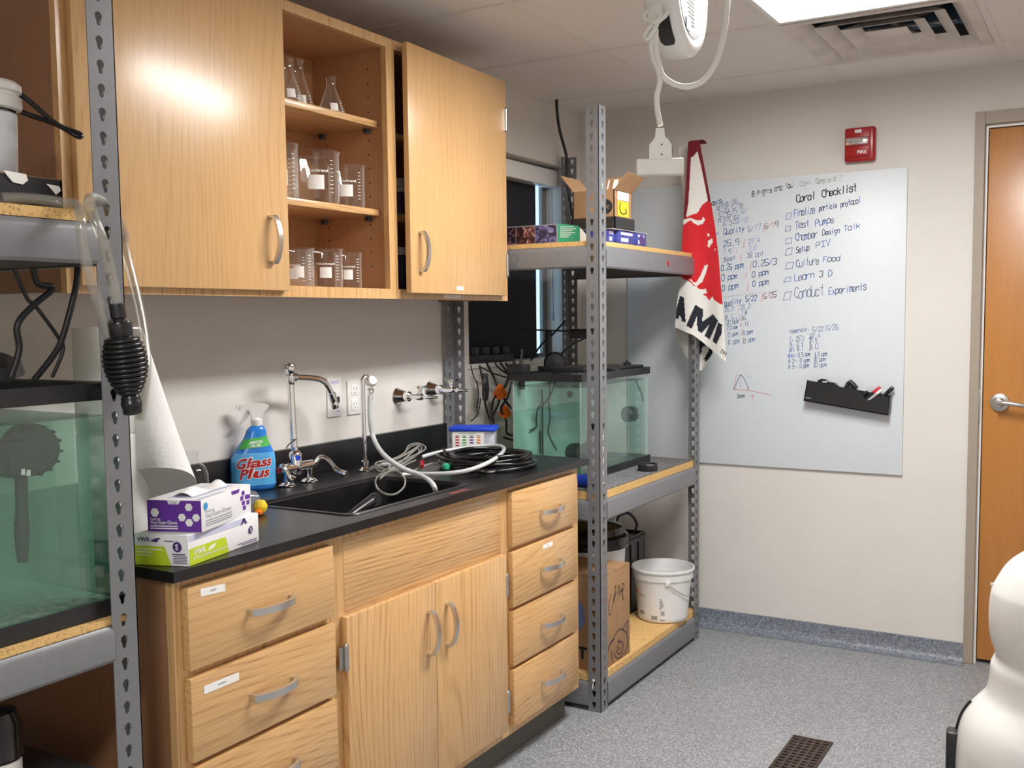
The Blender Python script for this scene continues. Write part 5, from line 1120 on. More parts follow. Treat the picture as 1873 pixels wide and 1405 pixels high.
# outlets
t = thing('wall_outlet', (.003, -1.702, 1.08), 'white duplex power outlet on the wall behind the drain faucet', 'outlet')
obj('cover_plate', MB().box(.0005, .006, -1.737, -1.667, 1.083, 1.198, .002), 'white_plastic', t)
for zc in (1.166, 1.116):
    o = obj('receptacle', MB().box(.006, .008, -1.719, -1.685, zc - .018, zc + .018, .002), 'label_white', t)
    obj('slot', MB().box(.0078, .0083, -1.710, -1.707, zc - .002, zc + .009).box(.0078, .0083, -1.697, -1.694, zc - .002, zc + .008).lathe([(0, .0003), (.003, .0003)], (.008, -1.7025, zc - .010), (1, 0, 0), 10), 'ink_grey', o, smooth=0)
t = thing('wall_outlet', (.003, -1.80, 1.08), 'white data outlet plate on the wall behind the bent spout', 'outlet')
obj('cover_plate', MB().box(.0005, .006, -1.838, -1.768, 1.084, 1.212, .002), 'white_plastic', t)
obj('jack', MB().box(.006, .0072, -1.797, -1.781, 1.128, 1.148), 'black_plastic', t, smooth=0)
obj('label_strip', MB().box(.006, .0066, -1.825, -1.782, 1.192, 1.201).box(.006, .0066, -1.797, -1.778, 1.098, 1.105), 'ink_lavender', t, smooth=0)

# ------------------------------------------------------------------ hoses on the counter
def hose(name, pts, r, mat, label, group=None):
    P = smooth_path(pts, 7); m = MB().tube(P, r, 12, cap=False); m.tube(P, r * .72, 10, cap=False); return obj(name, m, mat, None, label, 'tubing', group, smooth=60)
hose('drain_hose', LN['drain_tube'], .0078, 'hose_milky', 'thick milky hose from the drain faucet curving into the sink')
hose('grey_hose', LN['grey_loop'], .0068, 'hose_milky', 'milky grey hose looped over the black tubing coil')
LN['thin1'] = LN['thin1'] + [(min(.4, x + .012 * math.sin(i * 2.1) + .008), y + .016 * math.cos(i * 1.7) - .01, z + .007) for i, (x, y, z) in enumerate(LN['thin1'][:13][::-1])]
hose('thin_tubing', LN['thin1'], .0031, 'hose_clear', 'tangle of thin clear tubing beside the drain faucet base', 'thin clear tubing on the counter'); hose('thin_tubing', LN['thin2'], .0032, 'hose_clear', 'thin clear tubing loop hanging into the sink', 'thin clear tubing on the counter'); hose('thin_tubing', LN['thin3'], .0036, 'hose_clear', 'thin clear tubing with a free end lying in front of the black coil', 'thin clear tubing on the counter')
def coil():
    P = []; c = Vector((.425, -1.535, 0)); r = random.Random(3)
    turns = 9; ph = [r.uniform(0, 6.28) for _ in range(turns)]
    for k in range(turns * 28):
        a = 2 * math.pi * k / 28; i = k / 28; R = .135 + .022 * math.sin(i * 2.1) + .010 * math.sin(a * .37 + 1)
        P.append(c + Vector((R * math.cos(a) * 1.02 + .012 * math.sin(i * 1.7), R * math.sin(a) + .012 * math.cos(i * 2.3), ZT + .0065 + .0042 * i + .004 * math.sin(a * 2 + i))))
    return P
m = MB().tube(coil(), .0056, 9); m.tube(smooth_path([(.30, -1.60, ZT + .03), (.26, -1.55, ZT + .045), (.24, -1.50, ZT + .02), (.25, -1.46, ZT + .008)], 6), .0056, 9)
obj('tubing_coil', m, 'black_gloss', None, 'coil of glossy black tubing lying on the far end of the counter', 'tubing', smooth=60)
obj('tube_connector', MB().tube([(.30, -1.735, .942), (.318, -1.762, .934)], .006, 12).tube([(.295, -1.730, .944), (.30, -1.735, .942)], .0075, 12), 'alarm_red', None, 'red tube connector in the thin tubing on the counter', 'connector', 'tube connectors', smooth=40)
obj('tube_connector', MB().lathe([(0, .018), (.007, .018), (.012, .013), (.012, -.004), (.008, -.008), (0, -.008)], (.365, -1.70, .9285), (.75, -.55, .1), 18), 'green_print', None, 'round green tube connector in the thin tubing on the counter', 'connector', 'tube connectors', smooth=40)
obj('tube_adapter', MB().tube([(.385, -1.685, .927), (.415, -1.655, .927)], .0105, 12), 'black_plastic', None, 'short black adapter next to the green connector', 'connector', smooth=40)
obj('tube_tip', MB().tube([(.318, -1.865, .923), (.345, -1.842, .923)], [.006, .004], 10), 'cream_plastic', None, 'cream tubing tip at the sink edge', 'connector', smooth=40)
t = thing('scrub_brush', (.43, -2.33, .7155), 'black plastic scrub brush with round handle end leaning in the sink corner', 'brush')
m = MB(); P = smooth_path([(.475, -2.352, .868), (.484, -2.322, .886), (.482, -2.275, .898), (.478, -2.225, .908)], 5); n = len(P)
m.tube(P, [.007 + .011 * k / n for k in range(n)], 12); kc = P[-1] + Vector((.006, .008, .004)); m.lathe([(0, -.012), (.018, -.012), (.020, -.006), (.020, .006), (.018, .012), (0, .012)], kc, (.75, -.6, .25), 20); m.lathe([(0, .014), (.006, .014), (.006, .01)], kc, (.75, -.6, .25), 12)
obj('handle', m, 'black_rubber', t); obj('neck', MB().tube(smooth_path([(.475, -2.352, .868), (.455, -2.352, .80), (.43, -2.33, .73)], 5), .008, 10), 'black_plastic', t); obj('head', MB().box(.395, .455, -2.36, -2.30, .7155, .74, .006), 'black_rubber', t)
# blue-lidded tub
c = Vector((.215, -1.292, ZT + .0008)); a = math.radians(68); u = Vector((math.sin(a), -math.cos(a) + .75, 0)).normalized(); w = Vector((-u.y, u.x, 0))
t = thing('lidded_tub', tuple(c), 'clear plastic tub with blue lid and a colour chart label at the counter end', 'tub')
m = MB(); up = Vector((0, 0, 1)); hw, hd, H = .078, .045, .088
m.obox(c + up * H / 2, u * hw, w * hd, up * H / 2, bevel=.008); obj('tub', m, 'tub_clear', t, smooth=40)
m = MB(); m.obox(c + up * (H + .004), u * (hw + .006), w * (hd + .006), up * .0075, bevel=.004); obj('lid', m, 'box_blue', t, smooth=40)
LB = lambda p, q, e=.0006: c + u * (-hw + 2 * hw * p) - w * (hd + e) + up * (H * q)
obj('label', MB().poly([LB(.05, .04), LB(.78, .04), LB(.78, .93), LB(.05, .93)]), 'label_white', t, smooth=0)
cols = [('print_red', 'purple'), ('spray_green', 'marker_ink_navy'), ('ink_lavender', 'purple_dark'), ('yellow', 'orange')]
mats = ['print_red', 'spray_green', 'purple', 'orange_print', 'ink_grey']; g = MB()
for i in range(4):
    for j in range(6):
        x = .12 + .165 * i; y = .70 - .115 * j; g.add([LB(x, y, .0012), LB(x + .085, y, .0012), LB(x + .085, y + .055, .0012), LB(x, y + .055, .0012)], [(0, 1, 2, 3)], i)
    g.add([LB(.12 + .165 * i, .79, .0012), LB(.2 + .165 * i, .79, .0012), LB(.2 + .165 * i, .81, .0012), LB(.12 + .165 * i, .81, .0012)], [(0, 1, 2, 3)], 4)
g.add([LB(.2, .87, .0012), LB(.6, .87, .0012), LB(.6, .89, .0012), LB(.2, .89, .0012)], [(0, 1, 2, 3)], 4)
obj('colour_chart', g, mats, t, smooth=0)
m = MB(); m.obox(c + u * (hw * .62) + up * .036, u * .022, w * .03, up * .034, bevel=.002); obj('white_insert', m, 'label_white', t)

# ------------------------------------------------------------------ glassware
def wallprof(pts, th=.0016): return pts + [(max(0, r - th), z + (.002 if i == 0 else 0)) for i, (r, z) in reversed(list(enumerate(pts)))]
def printpatch(parent, c, r, z0, z1, half, bear, brand=None, lines=(), scale=None, rfn=None):
    R = rfn or (lambda z: r)
    P = lambda x, z: Vector((c[0] + (R(z) + .0006) * math.cos(bear + x / max(.01, R(z))), c[1] + (R(z) + .0006) * math.sin(bear + x / max(.01, R(z))), c[2] + z))
    g = MB(); g.grid(lambda u, v: P(-half + 2 * half * u, z0 + (z1 - z0) * v), 6, 2)
    if brand: text(g, brand[0], None, None, None, brand[2], width=brand[3], align='C', wrap=lambda x, y: P(x, brand[1] + y), bold=.02)
    for z in lines:
        for o, l in ((half * 1.9, .010),): g.grid(lambda u, v: P(o + l * u, z + .0014 * v), 2, 1)
    obj('printed_label', g, 'label_white', parent, smooth=0)
def beaker(c, r, h, label, group, brand=True):
    t = thing('glass_beaker', c, label, 'beaker', group)
    m = MB(); pr = wallprof([(0, .0008), (r * .9, .0008), (r * .985, r * .10), (r, r * .2), (r, h * .93), (r * 1.03, h * .985), (r * 1.055, h)])
    m.lathe(pr, c, n=36)
    for i, p in enumerate(m.v):            # pouring spout
        z = p[2] - c[2]
        if z > h * .9:
            a = math.atan2(p[1] - c[1], p[0] - c[0]); k = max(0, math.cos(a - 2.2)) ** 30 * .22 * (z - h * .9) / (h * .1) * r; m.v[i] = (p[0] + math.cos(a) * k, p[1] + math.sin(a) * k, p[2] + k * .15)
    obj('body', m, 'glass_thin', t, smooth=50)
    b = CAMDIR(c)
    printpatch(t, c, r, h * .25, h * .52, r * .34, b, ('Fisherbrand', h * .58, h * .055, r * 1.05) if brand else None, [h * (.2 + .075 * k) for k in range(9)])
    return t
def flask(c, r, h, label):
    t = thing('erlenmeyer_flask', c, label, 'flask', 'conical flasks on the top shelf')
    rf = lambda z: r if z < .012 else (r - (r - r * .33) * (z - .012) / (h * .74 - .012) if z < h * .74 else r * .33)
    m = MB().lathe(wallprof([(0, .0008), (r * .92, .0008), (r, .008), (r, .014), (r * .36, h * .72), (r * .33, h * .78), (r * .33, h * .94), (r * .40, h * .975), (r * .40, h)]), c, n=36)
    obj('body', m, 'glass_thin', t, smooth=50)
    printpatch(t, c, r, h * .10, h * .30, r * .28, CAMDIR(c) + .25, None, [h * (.1 + .07 * k) for k in range(5)], rfn=lambda z: rf(z) + .0006); return t
Z1, Z2, Z3 = 1.9908, 1.7288, 1.4898
flask((.205, -2.205, Z1), .042, .125, 'conical flask at the left of the top shelf, nearest the frame'); flask((.15, -2.10, Z1), .045, .15, 'taller conical flask standing behind the left one on the top shelf'); flask((.19, -2.005, Z1), .040, .115, 'conical flask standing alone at the right of the top shelf')
g2, g3 = 'beakers on the middle shelf', 'beakers on the bottom shelf'
beaker((.185, -2.215, Z2), .044, .155, 'beaker at the left end of the middle shelf, half hidden by the frame', g2, False); beaker((.085, -2.13, Z2), .055, .16, 'beaker at the back of the middle shelf behind the largest one', g2, False)
beaker((.195, -2.085, Z2), .066, .148, 'largest beaker, in the middle of the middle shelf', g2); beaker((.19, -1.943, Z2), .054, .128, 'wide beaker at the right end of the middle shelf', g2)
beaker((.2, -2.275, Z3), .036, .108, 'plain beaker at the far left of the bottom shelf', g3, False); beaker((.2, -2.175, Z3), .043, .110, 'second beaker from the left on the bottom shelf with a square white patch', g3, False); beaker((.10, -2.09, Z3), .045, .112, 'beaker in the back row of the bottom shelf', g3)
beaker((.205, -2.065, Z3), .049, .113, 'wide beaker in the middle of the bottom shelf', g3); beaker((.2, -1.957, Z3), .040, .108, 'third large beaker on the bottom shelf, right of the middle', g3)
def pill(c, r, h, body, label, band=None):
    t = thing('supplement_bottle', c, label, 'bottle', 'bottles inside the ajar cabinet')
    obj('body', MB().lathe([(0, 0), (r, 0), (r, h * .78), (r * .7, h * .86), (0, h * .86)], c, n=24), body, t); obj('cap', MB().lathe([(0, h * .8), (r * .85, h * .8), (r * .85, h), (0, h)], c, n=24), 'white_plastic', t)
    if band: obj('label', MB().lathe([(r + .0005, h * .12), (r + .0005, h * .66)], c, n=24), band, t)
pill((.175, -1.665, 1.7195), .034, .13, 'white_plastic', 'purple labelled white bottle seen through the gap of the ajar cabinet', 'purple_dark'); pill((.18, -1.665, 1.4898), .034, .14, 'navy_print', 'dark blue bottle low inside the ajar cabinet'); pill((.07, -1.62, 1.7195), .036, .16, 'ink_grey', 'grey bottle behind the purple labelled one in the ajar cabinet')
# ------------------------------------------------------------------ corner shelving: top shelf
t = thing('aquarium_box', (.38, -1.10, 1.660), 'flat box with three coral photos and green end on the shelf beside the ajar cabinet', 'box')
m = MB().box(.10, .470, -1.120, -1.0, 1.6604, 1.730, .001); obj('carton', m, 'ink_grey', t)
m = MB()
for k, (a, b) in enumerate(((.215, .296), (.299, .376), (.379, .464))): m.add([(a, -1.1208, 1.666), (b, -1.1208, 1.666), (b, -1.1208, 1.727), (a, -1.1208, 1.727)], [(0, 1, 2, 3)], k)
m.add([(.12, -1.1208, 1.666), (.212, -1.1208, 1.666), (.212, -1.1208, 1.727), (.12, -1.1208, 1.727)], [(0, 1, 2, 3)], 0)
obj('photo_panel', m, ['print_coral_dark', 'print_coral_red', 'print_coral_violet'], t, smooth=0)
m = MB().prism([(.470, -1.120, 1.661), (.540, -1.090, 1.661), (.540, -1.090, 1.716), (.535, -1.092, 1.722), (.470, -1.120, 1.731)], (-.03, .07, 0)); obj('green_end', m, 'green_print', t, smooth=0)
g = MB(); P = lambda u, z: (.470 + .070 * u + .0004, -1.120 + .030 * u - .0008, z)
for k in range(6): g.poly([P(.1, 1.717 - .007 * k), P((.75, .85, .7, .8, .6, .5)[k], 1.717 - .007 * k), P((.75, .85, .7, .8, .6, .5)[k], 1.7195 - .007 * k), P(.1, 1.7195 - .007 * k)])
obj('print_lines', g, 'label_white', t, smooth=0)
obj('paper_flap', MB().prism([(.541, -1.088, 1.661), (.575, -1.075, 1.661), (.566, -1.078, 1.684), (.541, -1.088, 1.716)], (0, .001, 0)), 'label_white', t, smooth=0)
def blue_carton(x0, x1, y0, y1, label):
    t = thing('blue_carton', ((x0 + x1) / 2, (y0 + y1) / 2, 1.660), label, 'box', 'blue cartons on the top shelf'); z0, z1 = 1.6604, 1.7085
    obj('carton', MB().box(x0, x1, y0, y1, z0, z1, .001), 'box_print_blue', t)
    g = MB(); L = y1 - y0
    g.poly([(x1 + .0006, y0 + .12 * L, z0 + .008), (x1 + .0006, y0 + .55 * L, z0 + .008), (x1 + .0006, y0 + .55 * L, z0 + .022), (x1 + .0006, y0 + .12 * L, z0 + .022)]); g.poly([(x1 + .0006, y0 + .1 * L, z0 + .032), (x1 + .0006, y0 + .8 * L, z0 + .032), (x1 + .0006, y0 + .8 * L, z0 + .042), (x1 + .0006, y0 + .1 * L, z0 + .042)])
    g.poly([(x0 + .3 * (x1 - x0), y0 - .0006, z0 + .006), (x1 - .02, y0 - .0006, z0 + .006), (x1 - .02, y0 - .0006, z0 + .018), (x0 + .3 * (x1 - x0), y0 - .0006, z0 + .018)])
    obj('print_block', g, 'ink_lavender', t, smooth=0); return t
blue_carton(.46, .632, -1.045, -.992, 'blue printed carton nearest the window under the cardboard box'); blue_carton(.50, .645, -.985, -.835, 'blue and white printed carton in the middle under the cardboard box')
t = blue_carton(.52, .648, -.832, -.745, 'blue carton with a round maroon print at the far end of the row'); obj('round_print', MB().lathe([(0, .0012), (.020, .0012), (.020, 0)], (.6485, -.79, 1.684), (1, 0, 0), 24), 'purple_dark', t)
obj('paper_sheet', MB().box(.44, .650, -1.05, -.74, 1.7092, 1.7102), 'label_white', None, 'white paper sheet lying between blue cartons and black tray', 'paper', smooth=0)
t = thing('black_tray', (.55, -.9, 1.711), 'shallow black plastic tray under the open cardboard box', 'tray')
m = MB(); x0, x1, y0, y1, z0, z1 = .465, .640, -1.005, -.835, 1.711, 1.7555
m.box(x0, x1, y0, y1, z0, z0 + .003).box(x0, x0 + .003, y0, y1, z0, z1).box(x1 - .003, x1, y0, y1, z0, z1).box(x0, x1, y0, y0 + .003, z0, z1).box(x0, x1, y1 - .003, y1, z0, z1); obj('shell', m, 'black_plastic', t, smooth=0)
t = thing('cardboard_box', (.545, -.925, 1.7145), 'open cardboard box with flaps up and a round black logo on the top shelf', 'box')
x0, x1, y0, y1, z0, z1 = .470, .634, -1.000, -.845, 1.7145, 1.852
m = MB(); e = .003
m.box(x0, x1, y0, y1, z0, z0 + e).box(x0, x0 + e, y0, y1, z0, z1).box(x1 - e, x1, y0, y1, z0, z1).box(x0, x1, y0, y0 + e, z0, z1).box(x0, x1, y1 - e, y1, z0, z1); obj('carton', m, 'cardboard', t, smooth=0)
def boxflap(p, q, d, lab=None):
    p, q, d = Vector(p), Vector(q), Vector(d); n = (q - p).cross(d).normalized() * .0025; return obj('flap', MB().prism([p, q, q + d, p + d], n), 'cardboard', t, smooth=0)
boxflap((x1, y0, z1), (x1, y1, z1), (.050, .0, .056)); boxflap((x0, y0, z1), (x0, y1, z1), (-.052, .0, .062)); boxflap((x0, y1, z1), (x1, y1, z1), (0, .03, .065)); boxflap((x0, y0 + .006, z1), (x1, y0 + .006, z1), (0, .05, -.025))
g = MB(); N = lambda u, v: (x0 + (x1 - x0) * u, y1 - .0045 + .03 * v, z1 + .065 * v)
for u0, u1 in ((.06, .12), (.2, .3), (.36, .40), (.5, .62), (.7, .74), (.8, .9)): g.poly([N(u0, .35), N(u1, .35), N(u1, .9), N(u0, .9)])
obj('flap_print', g, 'label_white', t, smooth=0)
g = MB(); g.lathe([(0, .0008), (.027, .0008), (.027, 0)], (.600, y0, 1.792), (0, -1, 0), 32); obj('logo_disc', g, 'black_matte', t)
g = MB(); text(g, 'icc', (.600, y0 - .0014, 1.785), (1, 0, 0), (0, 0, 1), .018, width=.034, align='C'); obj('logo_lettering', g, 'cardboard', t, smooth=0)
obj('shipping_label', MB().add([(x1 + .0007, y0 + .028, 1.818), (x1 + .0007, y1 - .03, 1.818), (x1 + .0007, y1 - .03, 1.848), (x1 + .0007, y0 + .028, 1.848)], [(0, 1, 2, 3)]), 'label_white', t, smooth=0)
obj('yellow_label', MB().add([(x1 + .0007, y0 + .028, 1.76), (x1 + .0007, y1 - .03, 1.76), (x1 + .0007, y1 - .03, 1.815), (x1 + .0007, y0 + .028, 1.815)], [(0, 1, 2, 3)]), 'yellow', t, smooth=0)
g = MB().tube(smooth_path([(x1 + .001, y0 + .05, 1.81), (x1 + .001, y0 + .045, 1.785), (x1 + .001, y0 + .065, 1.77), (x1 + .001, y0 + .10, 1.775), (x1 + .001, y0 + .095, 1.79)], 5), .0022, 6); obj('label_print', g, 'black_matte', t)
# middle shelf
obj('shelf_mat', MB().box(.215, .651, -1.165, -.24, .7865, .7905, .001), 'mat_grey', None, 'grey foam mat under the clear tank on the middle shelf', 'mat')
t = thing('black_ring', (.633, -.640, .7905), 'short open black plastic ring on the mat beside the clear tank', 'ring'); c = (.633 - .025, -.635, .7907)
obj('ring', MB().lathe([(.034, 0), (.039, 0), (.040, .003), (.040, .025), (.038, .029), (.034, .029), (.033, .026), (.033, .002), (.034, 0)], c, n=10), 'black_plastic', t, smooth=20)
t = thing('printed_bottle', (.59, -1.06, .7905), 'clear bottle with a white printed label and black cap, mostly behind the front post', 'bottle'); c = (.5905, -1.062, .7907)
obj('body', MB().lathe([(0, 0), (.034, 0), (.036, .003), (.036, .195), (.030, .205), (0, .205)], c, n=28), 'glass_thin', t)
obj('label', MB().lathe([(.0365, .012), (.0365, .188)], c, n=28), 'card_white', t)
g = MB(); 
for k in range(16): g.lathe([(.0371, .022 + .0103 * k), (.0371, .026 + .0103 * k)], c, n=8, a0=-1.2, a1=.9)
obj('label_print', g, 'ink_grey', t); obj('cap', MB().lathe([(0, .206), (.031, .206), (.032, .209), (.032, .226), (.029, .229), (0, .229)], c, n=28), 'black_plastic', t)
t = thing('blue_can', (.52, -1.10, .7905), 'bright blue cylinder lying on the middle shelf behind the counter end', 'can'); obj('body', MB().lathe([(0, -.06), (.020, -.06), (.022, -.056), (.022, .056), (.020, .06), (0, .06)], (.525, -1.105, .8128), (1, .05, 0), 24), 'box_blue', t)
# bottom shelf
t = thing('cardboard_box', (.5, -1.01, .131), 'tall cardboard box with a pig doodle and marker scribble on the bottom shelf', 'box')
x0, x1, y0, y1, z0, z1 = .36, .641, -1.137, -.886, .1313, .478
m = MB().box(x0, x1, y0, y1, z0, z1 - .004, .002); m.box(x0, x1, y0, (y0 + y1) / 2 - .002, z1 - .004, z1).box(x0, x1, (y0 + y1) / 2 + .002, y1, z1 - .004, z1); obj('carton', m, 'cardboard', t)
PIG = [[(-1.08, 0.193), (-1.061, 0.218), (-1.034, 0.226), (-1.007, 0.242), (-0.98, 0.247), (-0.946, 0.235), (-0.918, 0.213), (-0.907, 0.181), (-0.919, 0.158), (-0.936, 0.14)], [(-1.08, 0.202), (-1.051, 0.219), (-1.029, 0.223)], [(-0.952, 0.239), (-0.91, 0.26), (-0.912, 0.231), (-0.922, 0.217)], [(-1.002, 0.185), (-0.986, 0.199), (-0.963, 0.195), (-0.949, 0.174), (-0.964, 0.157), (-0.986, 0.154), (-1.004, 0.167), (-1.002, 0.185)], [(-0.988, 0.181), (-0.99, 0.169)], [(-0.975, 0.181), (-0.977, 0.169)], [(-1.029, 0.174), (-1.022, 0.158), (-0.997, 0.142), (-0.964, 0.139), (-0.947, 0.148)], [(-1.051, 0.185), (-1.051, 0.165), (-1.04, 0.138)], [(-0.996, 0.209), (-0.997, 0.203)], [(-0.985, 0.21), (-0.986, 0.203)]]
HAND = [[(-1.049, 0.394), (-1.071, 0.37), (-1.074, 0.334), (-1.06, 0.324), (-1.044, 0.349), (-1.028, 0.387), (-1.02, 0.413), (-1.011, 0.418), (-1.017, 0.394), (-1.033, 0.365)], [(-1.028, 0.359), (-1.017, 0.384), (-1.001, 0.394)], [(-0.995, 0.365), (-0.992, 0.397), (-0.984, 0.414), (-0.979, 0.375), (-0.968, 0.396), (-0.962, 0.381), (-0.959, 0.394)], [(-0.957, 0.356), (-0.954, 0.388), (-0.959, 0.41), (-0.943, 0.409), (-0.94, 0.394), (-0.954, 0.384), (-0.948, 0.354), (-0.942, 0.348)]]
def ribbon(mb, pts, w, nrm, lift=0.0, mat=0):
    """flat stroke of width w along pts on the plane with normal nrm, each joint mitred by overlapping"""
    nrm = Vector(nrm); P = [Vector(p) + nrm * lift for p in pts]
    for a, b in zip(P, P[1:]):
        d = b - a
        if d.length < 1e-6: continue
        d.normalize(); s = nrm.cross(d) * w / 2; a2 = a - d * w * .35; b2 = b + d * w * .35
        mb.add([a2 - s, b2 - s, b2 + s, a2 + s], [(0, 1, 2, 3)], mat)
g = MB()
for q in PIG: ribbon(g, smooth_path([(x1, y, z) for y, z in q], 4), .0036, (1, 0, 0), .0008)
obj('pig_doodle', g, 'navy_print', t, smooth=0); g = MB()
for q in HAND: ribbon(g, smooth_path([(x1, y, z) for y, z in q], 4), .0030, (1, 0, 0), .0008)
obj('marker_scribble', g, 'marker_ink_black', t, smooth=0)
g = MB().lathe([(0, .0008), (.085, .0008)], (.492, y0, .325), (0, -1, 0), 32); g.v = [(p[0], p[1], .325 + (p[2] - .325) * .95) for p in g.v]; obj('blue_oval', g, 'marker_ink_navy', t, smooth=0)
g = MB(); text(g, 'T', (.566, y0 - .0008, .172), (1, 0, 0), (0, 0, 1), .040, align='C', bold=.04); obj('lettering', g, 'black_matte', t, smooth=0)
t = thing('lidded_bucket', (.42, -.715, .131), 'white bucket with a domed black lid behind the pig box', 'bucket'); c = (.392, -.735, .1315)
obj('pail', MB().lathe([(0, 0), (.125, 0), (.13, .004), (.150, .37), (.153, .376), (.150, .378), (0, .378)], c, n=48), 'bucket_white', t)
obj('lid', MB().lathe([(.150, .362), (.160, .362), (.162, .367), (.162, .405), (.156, .412), (.148, .416), (.140, .440), (.10, .452), (0, .456)], c, n=48), 'black_gloss', t); obj('lid_trim', MB().lathe([(.1625, .372), (.1635, .374), (.1625, .377)], c, n=48), 'black_rubber', t)
t = thing('black_crate', (.27, -.40, .131), 'black plastic crate holding coiled cords behind the white pail', 'crate'); x0, x1, y0, y1, z0, z1 = .10, .432, -.55, -.255, .1313, .462
m = MB(); m.box(x0, x1, y0, y1, z0, z0 + .006).box(x0, x0 + .006, y0, y1, z0, z1).box(x1 - .006, x1, y0, y1, z0, z1).box(x0, x1, y0, y0 + .006, z0, z1).box(x0, x1, y1 - .006, y1, z0, z1); m.box(x0 - .006, x1 + .006, y0 - .006, y1 + .006, z1 - .03, z1 - .012)
for k in range(3): m.box(x1, x1 + .005, y0 + .06 + .08 * k, y0 + .072 + .08 * k, z0, z1 - .03)
obj('body', m, 'black_plastic', t, smooth=0)
tubeobj('cord_loop', [(.37, -.40, .47), (.35, -.36, .53), (.38, -.31, .545), (.41, -.29, .50), (.40, -.30, .455)], .006, 'black_rubber', 'black cord loop sticking up out of the black crate', 'cable'); tubeobj('grey_tube', [(.33, -.50, .68), (.37, -.47, .62), (.385, -.46, .56), (.37, -.46, .52), (.34, -.46, .49)], .006, 'hose_milky', 'pale grey tube hanging below the middle shelf into the black crate', 'tubing')
t = thing('paint_pail', (.575, -.385, .131), 'white plastic pail with wire handle and orange lettering at the front of the bottom shelf', 'bucket'); c = (.572, -.392, .1318); H = .222
rf = lambda z: .103 + .020 * z / H
obj('body', MB().lathe([(0, .002), (.100, .002), (.104, .006)] + [(rf(z), z) for z in (.02, .10, H - .045)] + [(.1255, H - .044), (.127, H - .020), (.1245, H - .019), (.1255, H - .012), (.132, H - .011), (.134, H - .006), (.132, H), (.127, H), (.124, H - .02), (.100, .012), (0, .008)], c, n=56), 'bucket_white', t, smooth=50)
b = CAMDIR(c); CW = lambda x, z, e=.0007: Vector((c[0] + (rf(z) + e) * math.cos(b + x / rf(z)), c[1] + (rf(z) + e) * math.sin(b + x / rf(z)), c[2] + z))
g = MB(); text(g, 'K', None, None, None, .056, width=.056, align='R', bold=.06, wrap=lambda x, y: CW(x - .088, .118 + y)); obj('orange_lettering', g, 'orange_print', t, smooth=0)
g = MB()
def patch(x0, x1, z0, z1): g.grid(lambda u, v: CW(x0 + (x1 - x0) * u, z0 + (z1 - z0) * v), 4, 1)
patch(-.11, -.075, .108, .111); patch(-.048, -.022, .016, .032); patch(-.11, -.085, .03, .045)
for k in range(8): patch(-.013, -.013 + (.010, .014, .012, .016, .017, .016, .012, .008)[k], .104 - .006 * k, .107 - .006 * k)
for k in range(5): patch(-.008, .008, .052 - .004 * k, .054 - .004 * k)
patch(-.010, .009, .013, .019); patch(-.045, -.030, .155, .157); obj('print_block', g, 'ink_grey', t, smooth=0)
ear = CW(.02, .176, .004); m = MB().obox(ear, (.010 * -math.sin(b), .010 * math.cos(b), 0), (.005 * math.cos(b), .005 * math.sin(b), 0), (0, 0, .012), bevel=.002); obj('handle_lug', m, 'bucket_white', t)
P = [CW(.02, .172, .009), CW(.05, .145, .008), CW(.085, .122, .008), CW(.12, .108, .008), CW(.16, .108, .008), CW(.20, .125, .008), CW(.24, .15, .008), CW(.275, .172, .008)]
obj('wire_handle', MB().tube(smooth_path(P, 6), .0018, 8), 'steel_satin', t)

# ------------------------------------------------------------------ rally towel draped on the corner post
def pip(p, poly):
    x, y = p; c = False; n = len(poly); j = n - 1
    for i in range(n):
        if (poly[i][1] > y) != (poly[j][1] > y) and x < (poly[j][0] - poly[i][0]) * (y - poly[i][1]) / (poly[j][1] - poly[i][1]) + poly[i][0]: c = not c
        j = i
    return c
def interp(tab, z):
    if z >= tab[0][1]: return tab[0][0]
    for (xa, za), (xb, zb) in zip(tab, tab[1:]):
        if zb <= z <= za: return xa + (xb - xa) * (za - z) / (za - zb)
    return tab[-1][0]
OUTL = [(0.634, 2.120), (0.624, 1.953), (0.609, 1.742), (0.606, 1.564), (0.587, 1.471), (0.572, 1.352), (.572, 1.2)]
OUTR = [(0.683, 2.120), (0.732, 1.862), (0.751, 1.763), (0.77, 1.636), (0.789, 1.439), (0.801, 1.209)]
BOT = [(0.572, 1.352), (0.66, 1.319), (0.72, 1.269), (0.801, 1.209)]
RED = [(0.600, 1.805), (0.636, 1.813), (0.647, 1.818), (0.673, 1.825), (0.694, 1.857), (0.706, 1.865), (0.717, 1.873), (0.735, 1.863), (0.760, 1.763), (0.782, 1.622), (0.81, 1.435), (0.771, 1.45), (0.749, 1.464), (0.741, 1.479), (0.726, 1.461), (0.712, 1.481), (0.691, 1.49), (0.674, 1.523), (0.663, 1.523), (0.648, 1.54), (0.629, 1.549), (0.59, 1.57), (0.59, 1.671)]
